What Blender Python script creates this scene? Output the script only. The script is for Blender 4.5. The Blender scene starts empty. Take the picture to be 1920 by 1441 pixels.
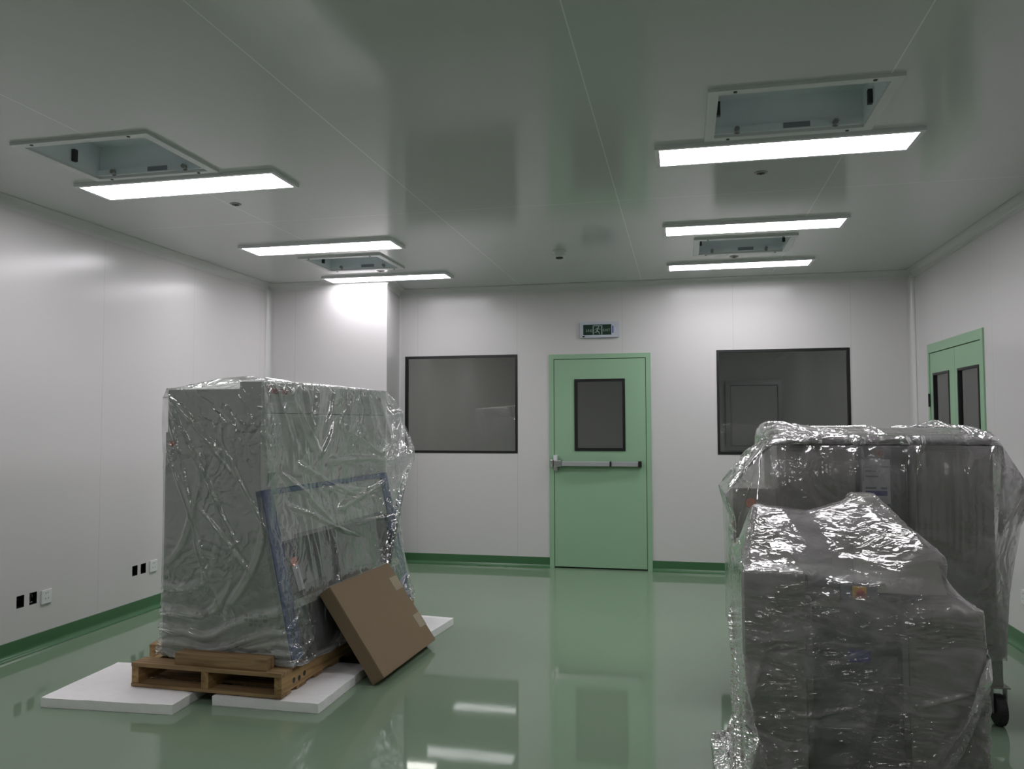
import bpy, bmesh, math, time
import numpy as np
from mathutils import Vector, Matrix

C = bpy.context.scene.collection
SC = bpy.context.scene
PI = math.pi
T0 = time.time()

# ------------------------------------------------------------------ materials
def mat(name, col, rough=.5, metal=0., spec=.5, bump=None, coat=0., var=None, emit=None):
    m = bpy.data.materials.new(name); m.use_nodes = True
    nt = m.node_tree; b = nt.nodes['Principled BSDF']
    b.inputs['Base Color'].default_value = (*col, 1)
    b.inputs['Roughness'].default_value = rough
    b.inputs['Metallic'].default_value = metal
    b.inputs['Specular IOR Level'].default_value = spec
    b.inputs['Coat Weight'].default_value = coat
    tc = nt.nodes.new('ShaderNodeTexCoord')
    if var:                       # (scale, amount) gentle mottling of the base colour
        n = nt.nodes.new('ShaderNodeTexNoise'); n.inputs['Scale'].default_value = var[0]
        n.inputs['Detail'].default_value = 4
        nt.links.new(tc.outputs['Object'], n.inputs['Vector'])
        r = nt.nodes.new('ShaderNodeMapRange')
        r.inputs['To Min'].default_value = 1 - var[1]; r.inputs['To Max'].default_value = 1 + var[1]
        nt.links.new(n.outputs['Fac'], r.inputs['Value'])
        x = nt.nodes.new('ShaderNodeMix'); x.data_type = 'RGBA'; x.blend_type = 'MULTIPLY'
        x.inputs[0].default_value = 1; x.inputs[6].default_value = (*col, 1)
        nt.links.new(r.outputs[0], x.inputs[7]); nt.links.new(x.outputs[2], b.inputs['Base Color'])
    if bump:                      # (scale, strength, distance)
        n = nt.nodes.new('ShaderNodeTexNoise'); n.inputs['Scale'].default_value = bump[0]
        n.inputs['Detail'].default_value = 5
        nt.links.new(tc.outputs['Object'], n.inputs['Vector'])
        u = nt.nodes.new('ShaderNodeBump'); u.inputs['Strength'].default_value = bump[1]
        u.inputs['Distance'].default_value = bump[2]
        nt.links.new(n.outputs['Fac'], u.inputs['Height']); nt.links.new(u.outputs['Normal'], b.inputs['Normal'])
    if emit:
        b.inputs['Emission Color'].default_value = (*emit[0], 1); b.inputs['Emission Strength'].default_value = emit[1]
    return m

def N(nt, t, **kw):
    n = nt.nodes.new(t)
    for k, v in kw.items(): setattr(n, k, v)
    return n

def math_node(nt, op, a, b=None):
    n = N(nt, 'ShaderNodeMath', operation=op)
    for i, v in enumerate((a, b)):
        if v is None: continue
        if isinstance(v, (int, float)): n.inputs[i].default_value = v
        else: nt.links.new(v, n.inputs[i])
    return n.outputs[0]

def panel_mat(name, col, rough, seams, seam_col, groove=True, ribs=None, wave=(1.2, .25, .02), roughvar=.04):
    """painted sandwich panel: seams = [(axis, offset, period, half width)]"""
    m = mat(name, col, rough); nt = m.node_tree; b = nt.nodes['Principled BSDF']
    g = N(nt, 'ShaderNodeNewGeometry'); s = N(nt, 'ShaderNodeSeparateXYZ')
    nt.links.new(g.outputs['Position'], s.inputs[0])
    tot = None
    for ax, off, per, hw in seams:
        v = math_node(nt, 'SUBTRACT', s.outputs[ax], off)
        v = math_node(nt, 'DIVIDE', v, per)
        fr = math_node(nt, 'SUBTRACT', v, math_node(nt, 'ROUND', v))
        d = math_node(nt, 'MULTIPLY', math_node(nt, 'ABSOLUTE', fr), per)
        k = math_node(nt, 'LESS_THAN', d, hw)
        tot = k if tot is None else math_node(nt, 'MAXIMUM', tot, k)
    x = N(nt, 'ShaderNodeMix', data_type='RGBA')
    x.inputs[6].default_value = (*col, 1); x.inputs[7].default_value = (*seam_col, 1)
    if tot is not None: nt.links.new(tot, x.inputs[0])
    else: x.inputs[0].default_value = 0
    nt.links.new(x.outputs[2], b.inputs['Base Color'])
    if wave is None: return m
    n = N(nt, 'ShaderNodeTexNoise'); n.inputs['Scale'].default_value = wave[0]; n.inputs['Detail'].default_value = 2
    nt.links.new(g.outputs['Position'], n.inputs['Vector'])
    h = math_node(nt, 'MULTIPLY', n.outputs['Fac'], wave[2])
    if ribs is not None:          # the faint rolled ribs of the steel skin
        w = math_node(nt, 'SINE', math_node(nt, 'MULTIPLY', s.outputs[ribs], 2*PI/.05))
        h = math_node(nt, 'ADD', h, math_node(nt, 'MULTIPLY', w, .00012))
    u = N(nt, 'ShaderNodeBump'); u.inputs['Strength'].default_value = wave[1]; u.inputs['Distance'].default_value = 1
    nt.links.new(h, u.inputs['Height']); nt.links.new(u.outputs['Normal'], b.inputs['Normal'])
    if not roughvar: return m
    n2 = N(nt, 'ShaderNodeTexNoise'); n2.inputs['Scale'].default_value = 2.5; n2.inputs['Detail'].default_value = 3
    nt.links.new(g.outputs['Position'], n2.inputs['Vector'])
    r = N(nt, 'ShaderNodeMapRange'); r.inputs['To Min'].default_value = rough-roughvar; r.inputs['To Max'].default_value = rough+roughvar
    nt.links.new(n2.outputs['Fac'], r.inputs['Value']); nt.links.new(r.outputs[0], b.inputs['Roughness'])
    return m

WALLC = (.63, .61, .615)
M = {}
M['ceiling'] = panel_mat('ceiling_panel', (.60, .615, .60), .13, [(0, -1.574, 1.2, .0028), (1, 4.93, 4.8, .0022)], (.80, .82, .80), wave=(.9, .12, .012), roughvar=.02)
M['wall_x'] = panel_mat('wall_panel_x', WALLC, .24, [(0, 1.53, 1.05, .0018)], (.50, .50, .50), wave=None)
M['wall_y'] = panel_mat('wall_panel_y', WALLC, .21, [(1, 4.91, 1.07, .0018)], (.50, .50, .50), wave=None)
M['cove'] = mat('cove_profile', (.62, .62, .615), .3)
M['plain'] = mat('painted_steel_white', (.60, .60, .60), .4)

def floor_mat():
    m = mat('green_epoxy', (.2, .28, .2), .1, spec=.65); nt = m.node_tree; b = nt.nodes['Principled BSDF']
    g = N(nt, 'ShaderNodeNewGeometry')
    n = N(nt, 'ShaderNodeTexNoise'); n.inputs['Scale'].default_value = .9; n.inputs['Detail'].default_value = 5
    nt.links.new(g.outputs['Position'], n.inputs['Vector'])
    cr = N(nt, 'ShaderNodeMix', data_type='RGBA')
    cr.inputs[6].default_value = (.185, .262, .180, 1); cr.inputs[7].default_value = (.220, .305, .212, 1)
    nt.links.new(n.outputs['Fac'], cr.inputs[0]); nt.links.new(cr.outputs[2], b.inputs['Base Color'])
    n2 = N(nt, 'ShaderNodeTexNoise'); n2.inputs['Scale'].default_value = 3; n2.inputs['Detail'].default_value = 6
    nt.links.new(g.outputs['Position'], n2.inputs['Vector'])
    r = N(nt, 'ShaderNodeMapRange'); r.inputs['To Min'].default_value = .02; r.inputs['To Max'].default_value = .07
    nt.links.new(n2.outputs['Fac'], r.inputs['Value']); nt.links.new(r.outputs[0], b.inputs['Roughness'])
    n3 = N(nt, 'ShaderNodeTexNoise'); n3.inputs['Scale'].default_value = 4.5; n3.inputs['Detail'].default_value = 3
    nt.links.new(g.outputs['Position'], n3.inputs['Vector'])
    u = N(nt, 'ShaderNodeBump'); u.inputs['Strength'].default_value = .06; u.inputs['Distance'].default_value = .004
    nt.links.new(n3.outputs['Fac'], u.inputs['Height']); nt.links.new(u.outputs['Normal'], b.inputs['Normal'])
    return m
M['floor'] = floor_mat()
M['base'] = mat('green_skirting', (.055, .15, .065), .22, var=(3, .08))
M['door'] = mat('green_door_paint', (.285, .455, .30), .38, bump=(240, .05, .0005), var=(1.5, .03))
M['gap'] = mat('dark_gap', (.02, .03, .02), .8)
M['black'] = mat('black_frame', (.008, .008, .009), .35)
M['alu'] = mat('brushed_aluminium', (.52, .53, .55), .38, metal=.7)
M['chrome'] = mat('bright_steel', (.70, .70, .70), .2, metal=1.)
M['white'] = mat('white_plastic', (.68, .69, .70), .35)
M['frame'] = mat('lamp_frame', (.75, .75, .77), .3)
M['zinc'] = mat('galvanised_blue_grey', (.74, .79, .82), .5, metal=.0, var=(6, .12))
M['lamp'] = mat('lit_diffuser', (.9, .9, .9), .5, emit=((.99, .965, 1.), 18.5))
M['dark'] = mat('dark_metal', (.05, .05, .05), .5, metal=.5)
M['foam'] = mat('white_foam', (.90, .88, .89), .9, bump=(120, .5, .004), var=(25, .05))
M['cardboard'] = mat('cardboard', (.215, .15, .088), .75, bump=(60, .12, .001), var=(7, .06))
M['tape'] = mat('clear_tape', (.36, .30, .22), .18, var=(30, .12))
M['cab'] = mat('cabinet_grey', (.68, .71, .655), .45, bump=(500, .04, .0004))
M['blue'] = mat('cabinet_blue', (.03, .088, .25), .35)
M['sash'] = mat('sash_grey', (.52, .56, .49), .25)
M['cavity'] = mat('cavity_dark', (.022, .034, .028), .35)
M['steel'] = mat('stainless', (.30, .30, .285), .38, metal=.55, bump=(40, .05, .001))
M['mach'] = mat('machine_grey', (.32, .32, .285), .42, metal=.25)
M['mach_d'] = mat('machine_dark', (.14, .155, .14), .4, metal=.2)
M['yellow'] = mat('yellow_plate', (.75, .50, .06), .4)
M['red'] = mat('red_button', (.55, .04, .03), .35)
M['orange'] = mat('orange_mark', (.85, .22, .07), .5)
M['paper'] = mat('paper_label', (.62, .62, .62), .6)
M['indigo'] = mat('indigo_print', (.03, .04, .30), .5)
M['inkgrey'] = mat('grey_print', (.22, .24, .27), .6)
M['fade'] = mat('faded_print', (.40, .42, .41), .6)
M['greenlab'] = mat('green_print', (.01, .14, .07), .5)
M['redtext'] = mat('red_print', (.45, .05, .06), .5)
M['rubber'] = mat('black_rubber', (.015, .015, .015), .6)
M['signgreen'] = mat('sign_green', (.004, .030, .018), .35)
M['signpale'] = mat('sign_pale', (.32, .40, .36), .5)
M['signbody'] = mat('sign_body', (.50, .53, .60), .4)
M['wire'] = mat('grey_wire', (.25, .25, .25), .5)

def wood_mat(name, c1, c2, axis):
    m = mat(name, c1, .75); nt = m.node_tree; b = nt.nodes['Principled BSDF']
    tc = N(nt, 'ShaderNodeTexCoord'); mp = N(nt, 'ShaderNodeMapping')
    sc = [22, 22, 22]; sc[axis] = 1.6
    mp.inputs['Scale'].default_value = sc
    nt.links.new(tc.outputs['Object'], mp.inputs[0])
    n = N(nt, 'ShaderNodeTexNoise'); n.inputs['Scale'].default_value = 1.6; n.inputs['Detail'].default_value = 7
    n.inputs['Distortion'].default_value = .8
    nt.links.new(mp.outputs[0], n.inputs['Vector'])
    r = N(nt, 'ShaderNodeValToRGB'); r.color_ramp.elements[0].color = (*c2, 1); r.color_ramp.elements[1].color = (*c1, 1)
    r.color_ramp.elements[0].position = .32; r.color_ramp.elements[1].position = .62
    nt.links.new(n.outputs['Fac'], r.inputs[0]); nt.links.new(r.outputs[0], b.inputs['Base Color'])
    u = N(nt, 'ShaderNodeBump'); u.inputs['Strength'].default_value = .4; u.inputs['Distance'].default_value = .002
    nt.links.new(n.outputs['Fac'], u.inputs['Height']); nt.links.new(u.outputs['Normal'], b.inputs['Normal'])
    return m
M['wood_x'] = wood_mat('pallet_wood_cross', (.36, .235, .115), (.17, .10, .045), 0)
M['wood_y'] = wood_mat('pallet_wood_long', (.42, .27, .12), (.20, .115, .045), 1)

def glass_mat():
    m = bpy.data.materials.new('window_glass'); m.use_nodes = True; nt = m.node_tree; nt.nodes.clear()
    o = N(nt, 'ShaderNodeOutputMaterial'); t = N(nt, 'ShaderNodeBsdfTransparent'); g = N(nt, 'ShaderNodeBsdfGlossy')
    t.inputs[0].default_value = (.80, .83, .81, 1); g.inputs['Roughness'].default_value = .0; g.inputs[0].default_value = (1, 1, 1, 1)
    f = N(nt, 'ShaderNodeFresnel'); f.inputs[0].default_value = 1.5
    k = math_node(nt, 'MULTIPLY', f.outputs[0], 1.6)
    x = N(nt, 'ShaderNodeMixShader'); nt.links.new(k, x.inputs[0]); nt.links.new(t.outputs[0], x.inputs[1]); nt.links.new(g.outputs[0], x.inputs[2])
    nt.links.new(x.outputs[0], o.inputs[0]); return m
M['glass'] = glass_mat()

def film_mat(name, haze, tint, crinkle=1., rough=.09, haze_var=.5, scale=1., stretch=(1, 1, 1), tr=.93, zr=None, fk=2.3):
    """thin polythene: mostly see-through, a little milky, with a mirror-like skin"""
    m = bpy.data.materials.new(name); m.use_nodes = True; nt = m.node_tree; nt.nodes.clear()
    L = nt.links.new
    o = N(nt, 'ShaderNodeOutputMaterial'); t = N(nt, 'ShaderNodeBsdfTransparent'); g = N(nt, 'ShaderNodeBsdfGlossy')
    d = N(nt, 'ShaderNodeBsdfDiffuse'); tl = N(nt, 'ShaderNodeBsdfTranslucent')
    t.inputs[0].default_value = (tr, tr, tr, 1); g.inputs['Roughness'].default_value = rough; g.inputs[0].default_value = (1, 1, 1, 1)
    d.inputs[0].default_value = (*tint, 1); tl.inputs[0].default_value = (*tint, 1)
    tc = N(nt, 'ShaderNodeTexCoord'); mp = N(nt, 'ShaderNodeMapping'); mp.inputs['Scale'].default_value = stretch
    L(tc.outputs['Object'], mp.inputs[0])
    # crinkles: ridged noise at two sizes
    def ridge(sc, w, dist):
        n = N(nt, 'ShaderNodeTexNoise'); n.inputs['Scale'].default_value = sc*scale; n.inputs['Detail'].default_value = 2.5
        n.inputs['Distortion'].default_value = dist
        L(mp.outputs[0], n.inputs['Vector'])
        v = math_node(nt, 'ABSOLUTE', math_node(nt, 'SUBTRACT', n.outputs['Fac'], .5))
        v = math_node(nt, 'SUBTRACT', 1, math_node(nt, 'MULTIPLY', v, 5)); v = math_node(nt, 'MAXIMUM', v, 0)
        return math_node(nt, 'MULTIPLY', math_node(nt, 'POWER', v, 2), w)
    h = math_node(nt, 'ADD', ridge(4, .015, 1.3), ridge(19, .0028, .6))
    vo = N(nt, 'ShaderNodeTexVoronoi', feature='DISTANCE_TO_EDGE'); vo.inputs['Scale'].default_value = 13*scale
    L(mp.outputs[0], vo.inputs['Vector'])
    h = math_node(nt, 'ADD', h, math_node(nt, 'MULTIPLY', math_node(nt, 'MINIMUM', vo.outputs[0], .25), .022))
    msk = N(nt, 'ShaderNodeTexNoise'); msk.inputs['Scale'].default_value = 2.2*scale; msk.inputs['Detail'].default_value = 2
    L(tc.outputs['Object'], msk.inputs['Vector'])
    mr = N(nt, 'ShaderNodeMapRange'); mr.inputs['From Min'].default_value = .42; mr.inputs['From Max'].default_value = .62
    mr.inputs['To Min'].default_value = .25; mr.inputs['To Max'].default_value = 1.
    L(msk.outputs['Fac'], mr.inputs['Value'])
    h = math_node(nt, 'MULTIPLY', h, mr.outputs[0])
    if zr:                        # the tight wrap low down is finer crumpled than the sheet above
        sx = N(nt, 'ShaderNodeSeparateXYZ'); L(tc.outputs['Object'], sx.inputs[0]); zz = N(nt, 'ShaderNodeMapRange'); L(sx.outputs[2], zz.inputs['Value'])
        for nm, v in zip(('From Min', 'From Max', 'To Min', 'To Max'), zr): zz.inputs[nm].default_value = v
        h = math_node(nt, 'MULTIPLY', h, zz.outputs[0])
    u = N(nt, 'ShaderNodeBump'); u.inputs['Strength'].default_value = crinkle; u.inputs['Distance'].default_value = 1.
    L(h, u.inputs['Height']); L(u.outputs['Normal'], g.inputs['Normal'])
    dt = N(nt, 'ShaderNodeMixShader'); dt.inputs[0].default_value = .5; L(d.outputs[0], dt.inputs[1]); L(tl.outputs[0], dt.inputs[2])
    hz = N(nt, 'ShaderNodeTexNoise'); hz.inputs['Scale'].default_value = 4*scale; hz.inputs['Detail'].default_value = 5; hz.inputs['Distortion'].default_value = 1
    L(mp.outputs[0], hz.inputs['Vector'])
    lw = N(nt, 'ShaderNodeLayerWeight'); lw.inputs[0].default_value = .35
    hv = N(nt, 'ShaderNodeMapRange'); hv.inputs['From Min'].default_value = .3; hv.inputs['From Max'].default_value = .7
    hv.inputs['To Min'].default_value = haze*(1-haze_var); hv.inputs['To Max'].default_value = haze*(1+haze_var)
    L(hz.outputs['Fac'], hv.inputs['Value'])
    hs = math_node(nt, 'ADD', hv.outputs[0], math_node(nt, 'MULTIPLY', math_node(nt, 'POWER', lw.outputs['Facing'], 2.), .45))
    hs = math_node(nt, 'MINIMUM', hs, .85)
    x1 = N(nt, 'ShaderNodeMixShader'); L(hs, x1.inputs[0]); L(t.outputs[0], x1.inputs[1]); L(dt.outputs[0], x1.inputs[2])
    f = N(nt, 'ShaderNodeFresnel'); f.inputs[0].default_value = 1.5; L(u.outputs['Normal'], f.inputs['Normal'])
    k = math_node(nt, 'MINIMUM', math_node(nt, 'MULTIPLY', f.outputs[0], fk), .85)
    x2 = N(nt, 'ShaderNodeMixShader'); L(k, x2.inputs[0]); L(x1.outputs[0], x2.inputs[1]); L(g.outputs[0], x2.inputs[2])
    L(x2.outputs[0], o.inputs[0]); return m

# ------------------------------------------------------------------ mesh helpers
def box(bm, x0, x1, y0, y1, z0, z1, bev=0., mi=0):
    b2 = bmesh.new() if bev else bm
    vs = [b2.verts.new((x, y, z)) for x in (x0, x1) for y in (y0, y1) for z in (z0, z1)]
    for f in ((0, 1, 3, 2), (4, 6, 7, 5), (0, 4, 5, 1), (2, 3, 7, 6), (0, 2, 6, 4), (1, 5, 7, 3)):
        b2.faces.new([vs[i] for i in f]).material_index = mi
    if bev:
        bmesh.ops.bevel(b2, geom=b2.edges[:], offset=bev, segments=2, profile=.7, affect='EDGES')
        me = bpy.data.meshes.new('t'); b2.to_mesh(me); b2.free(); bm.from_mesh(me); bpy.data.meshes.remove(me)

def prism(bm, pts, y0, y1, mi=0, ax=1):
    """extrude a 2D outline (x,z) along y (ax=1), (x,y) along z (ax=2), (y,z) along x (ax=0)"""
    def P(a, b, c): return {1: (a, c, b), 2: (a, b, c), 0: (c, a, b)}[ax]
    A = [bm.verts.new(P(a, b, y0)) for a, b in pts]; B = [bm.verts.new(P(a, b, y1)) for a, b in pts]
    n = len(pts)
    fs = [bm.faces.new(A), bm.faces.new(B[::-1])]
    for i in range(n): fs.append(bm.faces.new([A[i], B[i], B[(i+1) % n], A[(i+1) % n]]))
    for f in fs: f.material_index = mi

def lathe(bm, prof, seg=24, c=(0, 0, 0), axis='z', mi=0):
    rings = []
    for r, h in prof:
        ring = []
        for i in range(seg):
            a = 2*PI*i/seg; u, v = r*math.cos(a), r*math.sin(a)
            p = {'z': (u, v, h), 'x': (h, u, v), 'y': (u, h, v)}[axis]
            ring.append(bm.verts.new((p[0]+c[0], p[1]+c[1], p[2]+c[2])))
        rings.append(ring)
    for a, b in zip(rings, rings[1:]):
        for i in range(seg): bm.faces.new([a[i], a[(i+1) % seg], b[(i+1) % seg], b[i]]).material_index = mi
    for r in (rings[0], rings[-1]):
        try: bm.faces.new(r).material_index = mi
        except ValueError: pass

def tube(bm, pts, r, seg=8):
    rings = []
    for i, p in enumerate(pts):
        p = Vector(p); a = Vector(pts[max(i-1, 0)]); b = Vector(pts[min(i+1, len(pts)-1)])
        d = (b-a).normalized(); u = d.cross(Vector((0, 0, 1)))
        if u.length < .1: u = d.cross(Vector((1, 0, 0)))
        u.normalize(); v = d.cross(u)
        rings.append([bm.verts.new(p+u*r*math.cos(2*PI*k/seg)+v*r*math.sin(2*PI*k/seg)) for k in range(seg)])
    for a, b in zip(rings, rings[1:]):
        for i in range(seg): bm.faces.new([a[i], a[(i+1) % seg], b[(i+1) % seg], b[i]])
    bm.faces.new(rings[0]); bm.faces.new(rings[-1])

def obj(name, bm, m, parent=None, smooth=False):
    bmesh.ops.recalc_face_normals(bm, faces=bm.faces[:])
    me = bpy.data.meshes.new(name); bm.to_mesh(me); bm.free()
    for mm in (m if isinstance(m, (list, tuple)) else [m]): me.materials.append(mm)
    if smooth:
        for p in me.polygons: p.use_smooth = True
    o = bpy.data.objects.new(name, me); C.objects.link(o)
    if parent: o.parent = parent
    return o

def bx(name, m, parent, *a, bev=0.):
    bm = bmesh.new(); box(bm, *a, bev=bev); return obj(name, bm, m, parent)

def thing(name, label, cat, loc=(0, 0, 0), rz=0., group=None):
    o = bpy.data.objects.new(name, None); C.objects.link(o)
    o.empty_display_size = .1
    o.location = loc; o.rotation_euler = (0, 0, rz); o['label'] = label; o['category'] = cat
    if group: o['group'] = group
    return o

def tag(o, label, cat, group=None, loc=None):
    o['label'] = label; o['category'] = cat
    if group: o['group'] = group
    return o

def struct(o):
    o['kind'] = 'structure'; return o

def centre(o):
    """move a mesh object's origin to the middle of its mesh"""
    me = o.data; n = len(me.vertices); co = np.empty(n*3); me.vertices.foreach_get('co', co); co = co.reshape(-1, 3)
    c = (co.min(0)+co.max(0))/2; c[2] = co[:, 2].min()
    co -= c; me.vertices.foreach_set('co', co.ravel()); o.location = Vector(o.location)+Vector(c); me.update(); return o

def dup(root, loc, label=None, group=None, rz=None):
    r = root.copy(); C.objects.link(r); r.location = loc
    if rz is not None: r.rotation_euler = (0, 0, rz)
    if label: r['label'] = label
    if group: r['group'] = group
    for ch in list(root.children):
        c = ch.copy(); C.objects.link(c); c.parent = r
        for g in ch.children:
            d = g.copy(); C.objects.link(d); d.parent = c
    return r

def slab(name, m, ax, p0, p1, ur, vr, holes):
    """solid panel from p0 to p1 along axis ax, with rectangular holes (u0,u1,v0,v1)"""
    o1, o2 = [a for a in (0, 1, 2) if a != ax]
    us = sorted({ur[0], ur[1], *[h[0] for h in holes], *[h[1] for h in holes]})
    vs = sorted({vr[0], vr[1], *[h[2] for h in holes], *[h[3] for h in holes]})
    bm = bmesh.new(); cache = {}
    def V(u, v, p):
        k = (round(u, 5), round(v, 5), p)
        if k not in cache:
            c = [0, 0, 0]; c[ax] = p; c[o1] = u; c[o2] = v; cache[k] = bm.verts.new(c)
        return cache[k]
    def solid(i, j):
        if i < 0 or j < 0 or i >= len(us)-1 or j >= len(vs)-1: return False
        u, v = (us[i]+us[i+1])/2, (vs[j]+vs[j+1])/2
        return not any(h[0] < u < h[1] and h[2] < v < h[3] for h in holes)
    for i in range(len(us)-1):
        for j in range(len(vs)-1):
            if not solid(i, j): continue
            a, b, c, d = (us[i], vs[j]), (us[i+1], vs[j]), (us[i+1], vs[j+1]), (us[i], vs[j+1])
            for p in (p0, p1): bm.faces.new([V(*q, p) for q in (a, b, c, d)])
            for (di, dj), (q, r) in (((0, -1), (a, b)), ((1, 0), (b, c)), ((0, 1), (c, d)), ((-1, 0), (d, a))):
                if not solid(i+di, j+dj): bm.faces.new([V(*q, p0), V(*r, p0), V(*r, p1), V(*q, p1)])
    return obj(name, bm, m)

# ------------------------------------------------------------------ room
XL, XR, D, HC, YF = -4.015, 2.07, 7.835, 2.80, -2.2
COLX, COLY, COLB = -2.765, 7.20, -2.868                      # boxed-out corner at the back left
BOXES = [(-3.17, -2.49, 3.29, 3.82), (-3.07, -2.43, 6.10, 6.61), (.16, .84, 3.38, 3.90), (.14, .80, 6.12, 6.63)]
BOXF = [(-3.21, -2.45, 3.25, 3.85), (-3.115, -2.39, 6.055, 6.655), (.12, .88, 3.34, 3.94), (.10, .845, 6.08, 6.67)]
W1 = (-2.805, -1.6175, 1.118, 2.110); W2 = (.322, 1.516, 1.118, 2.110)
DR = (-1.295, -.2975, 0., 2.10)
struct(bx('floor', M['floor'], None, XL-.1, XR+.1, YF-.1, D+.1, -.1, 0))
struct(slab('ceiling', M['ceiling'], 2, HC, HC+.05, (XL-.1, XR+.1), (YF-.1, D+.1), [b for b in BOXES]))
SOCK = [(4.21, 4.27), (4.31, 4.37), (5.265, 5.325), (5.36, 5.42)]
struct(slab('wall_left', M['wall_y'], 0, XL-.1, XL, (YF-.1, COLY), (0, HC), [(a, b, .29, .365) for a, b in SOCK]))
DR2 = (6.13, 7.42, 0., 2.08)
struct(slab('wall_right', M['wall_y'], 0, XR, XR+.1, (YF-.1, D+.1), (0, HC), [DR2]))
struct(slab('wall_back', M['wall_x'], 1, D, D+.1, (COLB, XR), (0, HC), [W1, W2, DR]))
struct(slab('wall_front', M['wall_x'], 1, YF-.1, YF, (XL, XR), (0, HC), []))
bm = bmesh.new(); prism(bm, [(XL-.1, COLY), (COLX, COLY), (COLB, D), (COLB, D+.1), (XL-.1, D+.1)], 0, HC, ax=2)
struct(obj('wall_corner', bm, M['wall_x']))

def cove(name, pts_fn, R=.055, seg=6):
    """quarter-round strip: pts_fn(a,b,end) maps the offset from the two surfaces to a point at either end"""
    bm = bmesh.new(); rows = []
    prof = [(0, R*1.25)]+[(R*(1-math.sin(t)), R*(1-math.cos(t))) for t in [PI/2*k/seg for k in range(seg, -1, -1)]][::1]
    prof = [(R*(1-math.cos(t)), R*(1-math.sin(t))) for t in [PI/2*k/seg for k in range(seg+1)]]
    prof = [(.002, R*1.2)]+[(a+.002, b+.002) for a, b in prof]+[(R*1.2, .002)]
    for e in (0, 1): rows.append([bm.verts.new(pts_fn(a, b, e)) for a, b in prof])
    back = [bm.verts.new(pts_fn(-.003, -.003, e)) for e in (0, 1)]
    A, B = rows
    for i in range(len(prof)-1): bm.faces.new([A[i], A[i+1], B[i+1], B[i]])
    bm.faces.new([A[-1], back[0], back[1], B[-1]]); bm.faces.new([back[0], A[0], B[0], back[1]])
    bm.faces.new(A+[back[0]]); bm.faces.new(B+[back[1]])
    return struct(obj(name, bm, M['cove'], smooth=False))
runs = [((XL, YF), (XL, COLY), (1, 0)), ((XL, COLY), (COLX, COLY), (0, -1)), ((COLX, COLY), (COLB, D), (1, .16)),
        ((COLB, D), (XR, D), (0, -1)), ((XR, D), (XR, YF), (-1, 0))]
k = 1
for (x0, y0), (x1, y1), (nx, ny) in runs:
    cove('trim_%d' % k, lambda a, b, e: ((x1 if e else x0)+nx*a, (y1 if e else y0)+ny*a, HC-b)); k += 1
for (x, y, sx, sy, R_) in ((XL, COLY, 1, -1, .04), (COLB, D, 1, -1, .018), (XR, D, -1, -1, .04)):
    cove('trim_%d' % k, lambda a, b, e: (x+sx*a, y+sy*b, HC-.01 if e else .10), R=R_); k += 1

# green skirting with the curved epoxy foot
def skirt(name, p, q, n):
    bm = bmesh.new(); R = .035
    prof = [(-.001, .10), (.006, .10), (.007, .097), (.007, R+.005)]+[(.007+R*(1-math.cos(t)), .0015+R*(1-math.sin(t))) for t in [PI/2*i/6 for i in range(1, 7)]]+[(-.001, .0015)]
    rows = [[bm.verts.new((a[0]+n[0]*d, a[1]+n[1]*d, z)) for d, z in prof] for a in (p, q)]
    A, B = rows
    for i in range(len(prof)): bm.faces.new([A[i], A[(i+1) % len(prof)], B[(i+1) % len(prof)], B[i]])
    bm.faces.new(A); bm.faces.new(B)
    return struct(obj(name, bm, M['base'], smooth=False))
skirt('baseboard_left', (XL, YF), (XL, COLY), (1, 0))
skirt('baseboard_corner', (XL, COLY), (COLX, COLY), (0, -1))
skirt('baseboard_return', (COLX, COLY), (COLB, D), (1, .16))
skirt('baseboard_back', (COLB, D), (DR[0], D), (0, -1))
skirt('baseboard_back.001', (DR[1], D), (XR, D), (0, -1))
skirt('baseboard_right', (XR, D), (XR, DR2[1]), (-1, 0))
skirt('baseboard_right.001', (XR, DR2[0]), (XR, YF), (-1, 0))

# the neighbouring rooms, dimly seen through the panes
def room_shell(name, x0, x1, y0, y1, m, open_side):
    bm = bmesh.new()
    q = lambda *v: bm.faces.new([bm.verts.new(p) for p in v])
    q((x0, y0, 0), (x1, y0, 0), (x1, y1, 0), (x0, y1, 0)); q((x0, y0, HC), (x1, y0, HC), (x1, y1, HC), (x0, y1, HC))
    if open_side != 'y0': q((x0, y0, 0), (x1, y0, 0), (x1, y0, HC), (x0, y0, HC))
    if open_side != 'y1': q((x0, y1, 0), (x1, y1, 0), (x1, y1, HC), (x0, y1, HC))
    if open_side != 'x0': q((x0, y0, 0), (x0, y1, 0), (x0, y1, HC), (x0, y0, HC))
    if open_side != 'x1': q((x1, y0, 0), (x1, y1, 0), (x1, y1, HC), (x1, y0, HC))
    return struct(obj(name, bm, m))
room_shell('wall_beyond', -5.5, XR+.1, D+.102, D+3.1, M['plain'], 'y0')
room_shell('wall_beyond.001', XR+.102, XR+2.6, 5.0, D+.1, M['plain'], 'x0')

def window(name, r, y):
    x0, x1, z0, z1 = r
    w = thing(name, '', '', ((x0+x1)/2, y, z0)); del w['label']; del w['category']; struct(w)
    hx = (x1-x0)/2; h = z1-z0; bm = bmesh.new(); t = .024
    for a in ((-hx, hx, h-t, h), (-hx, hx, 0, t), (-hx, -hx+t, t, h-t), (hx-t, hx, t, h-t)):
        box(bm, a[0], a[1], -.004, .045, a[2], a[3])
    obj('window_frame', bm, M['black'], w)
    bx('window_pane', M['glass'], w, -hx+t, hx-t, .004, .010, t, h-t)
    return w
window('window_1', W1, D); window('window_2', W2, D)
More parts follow.
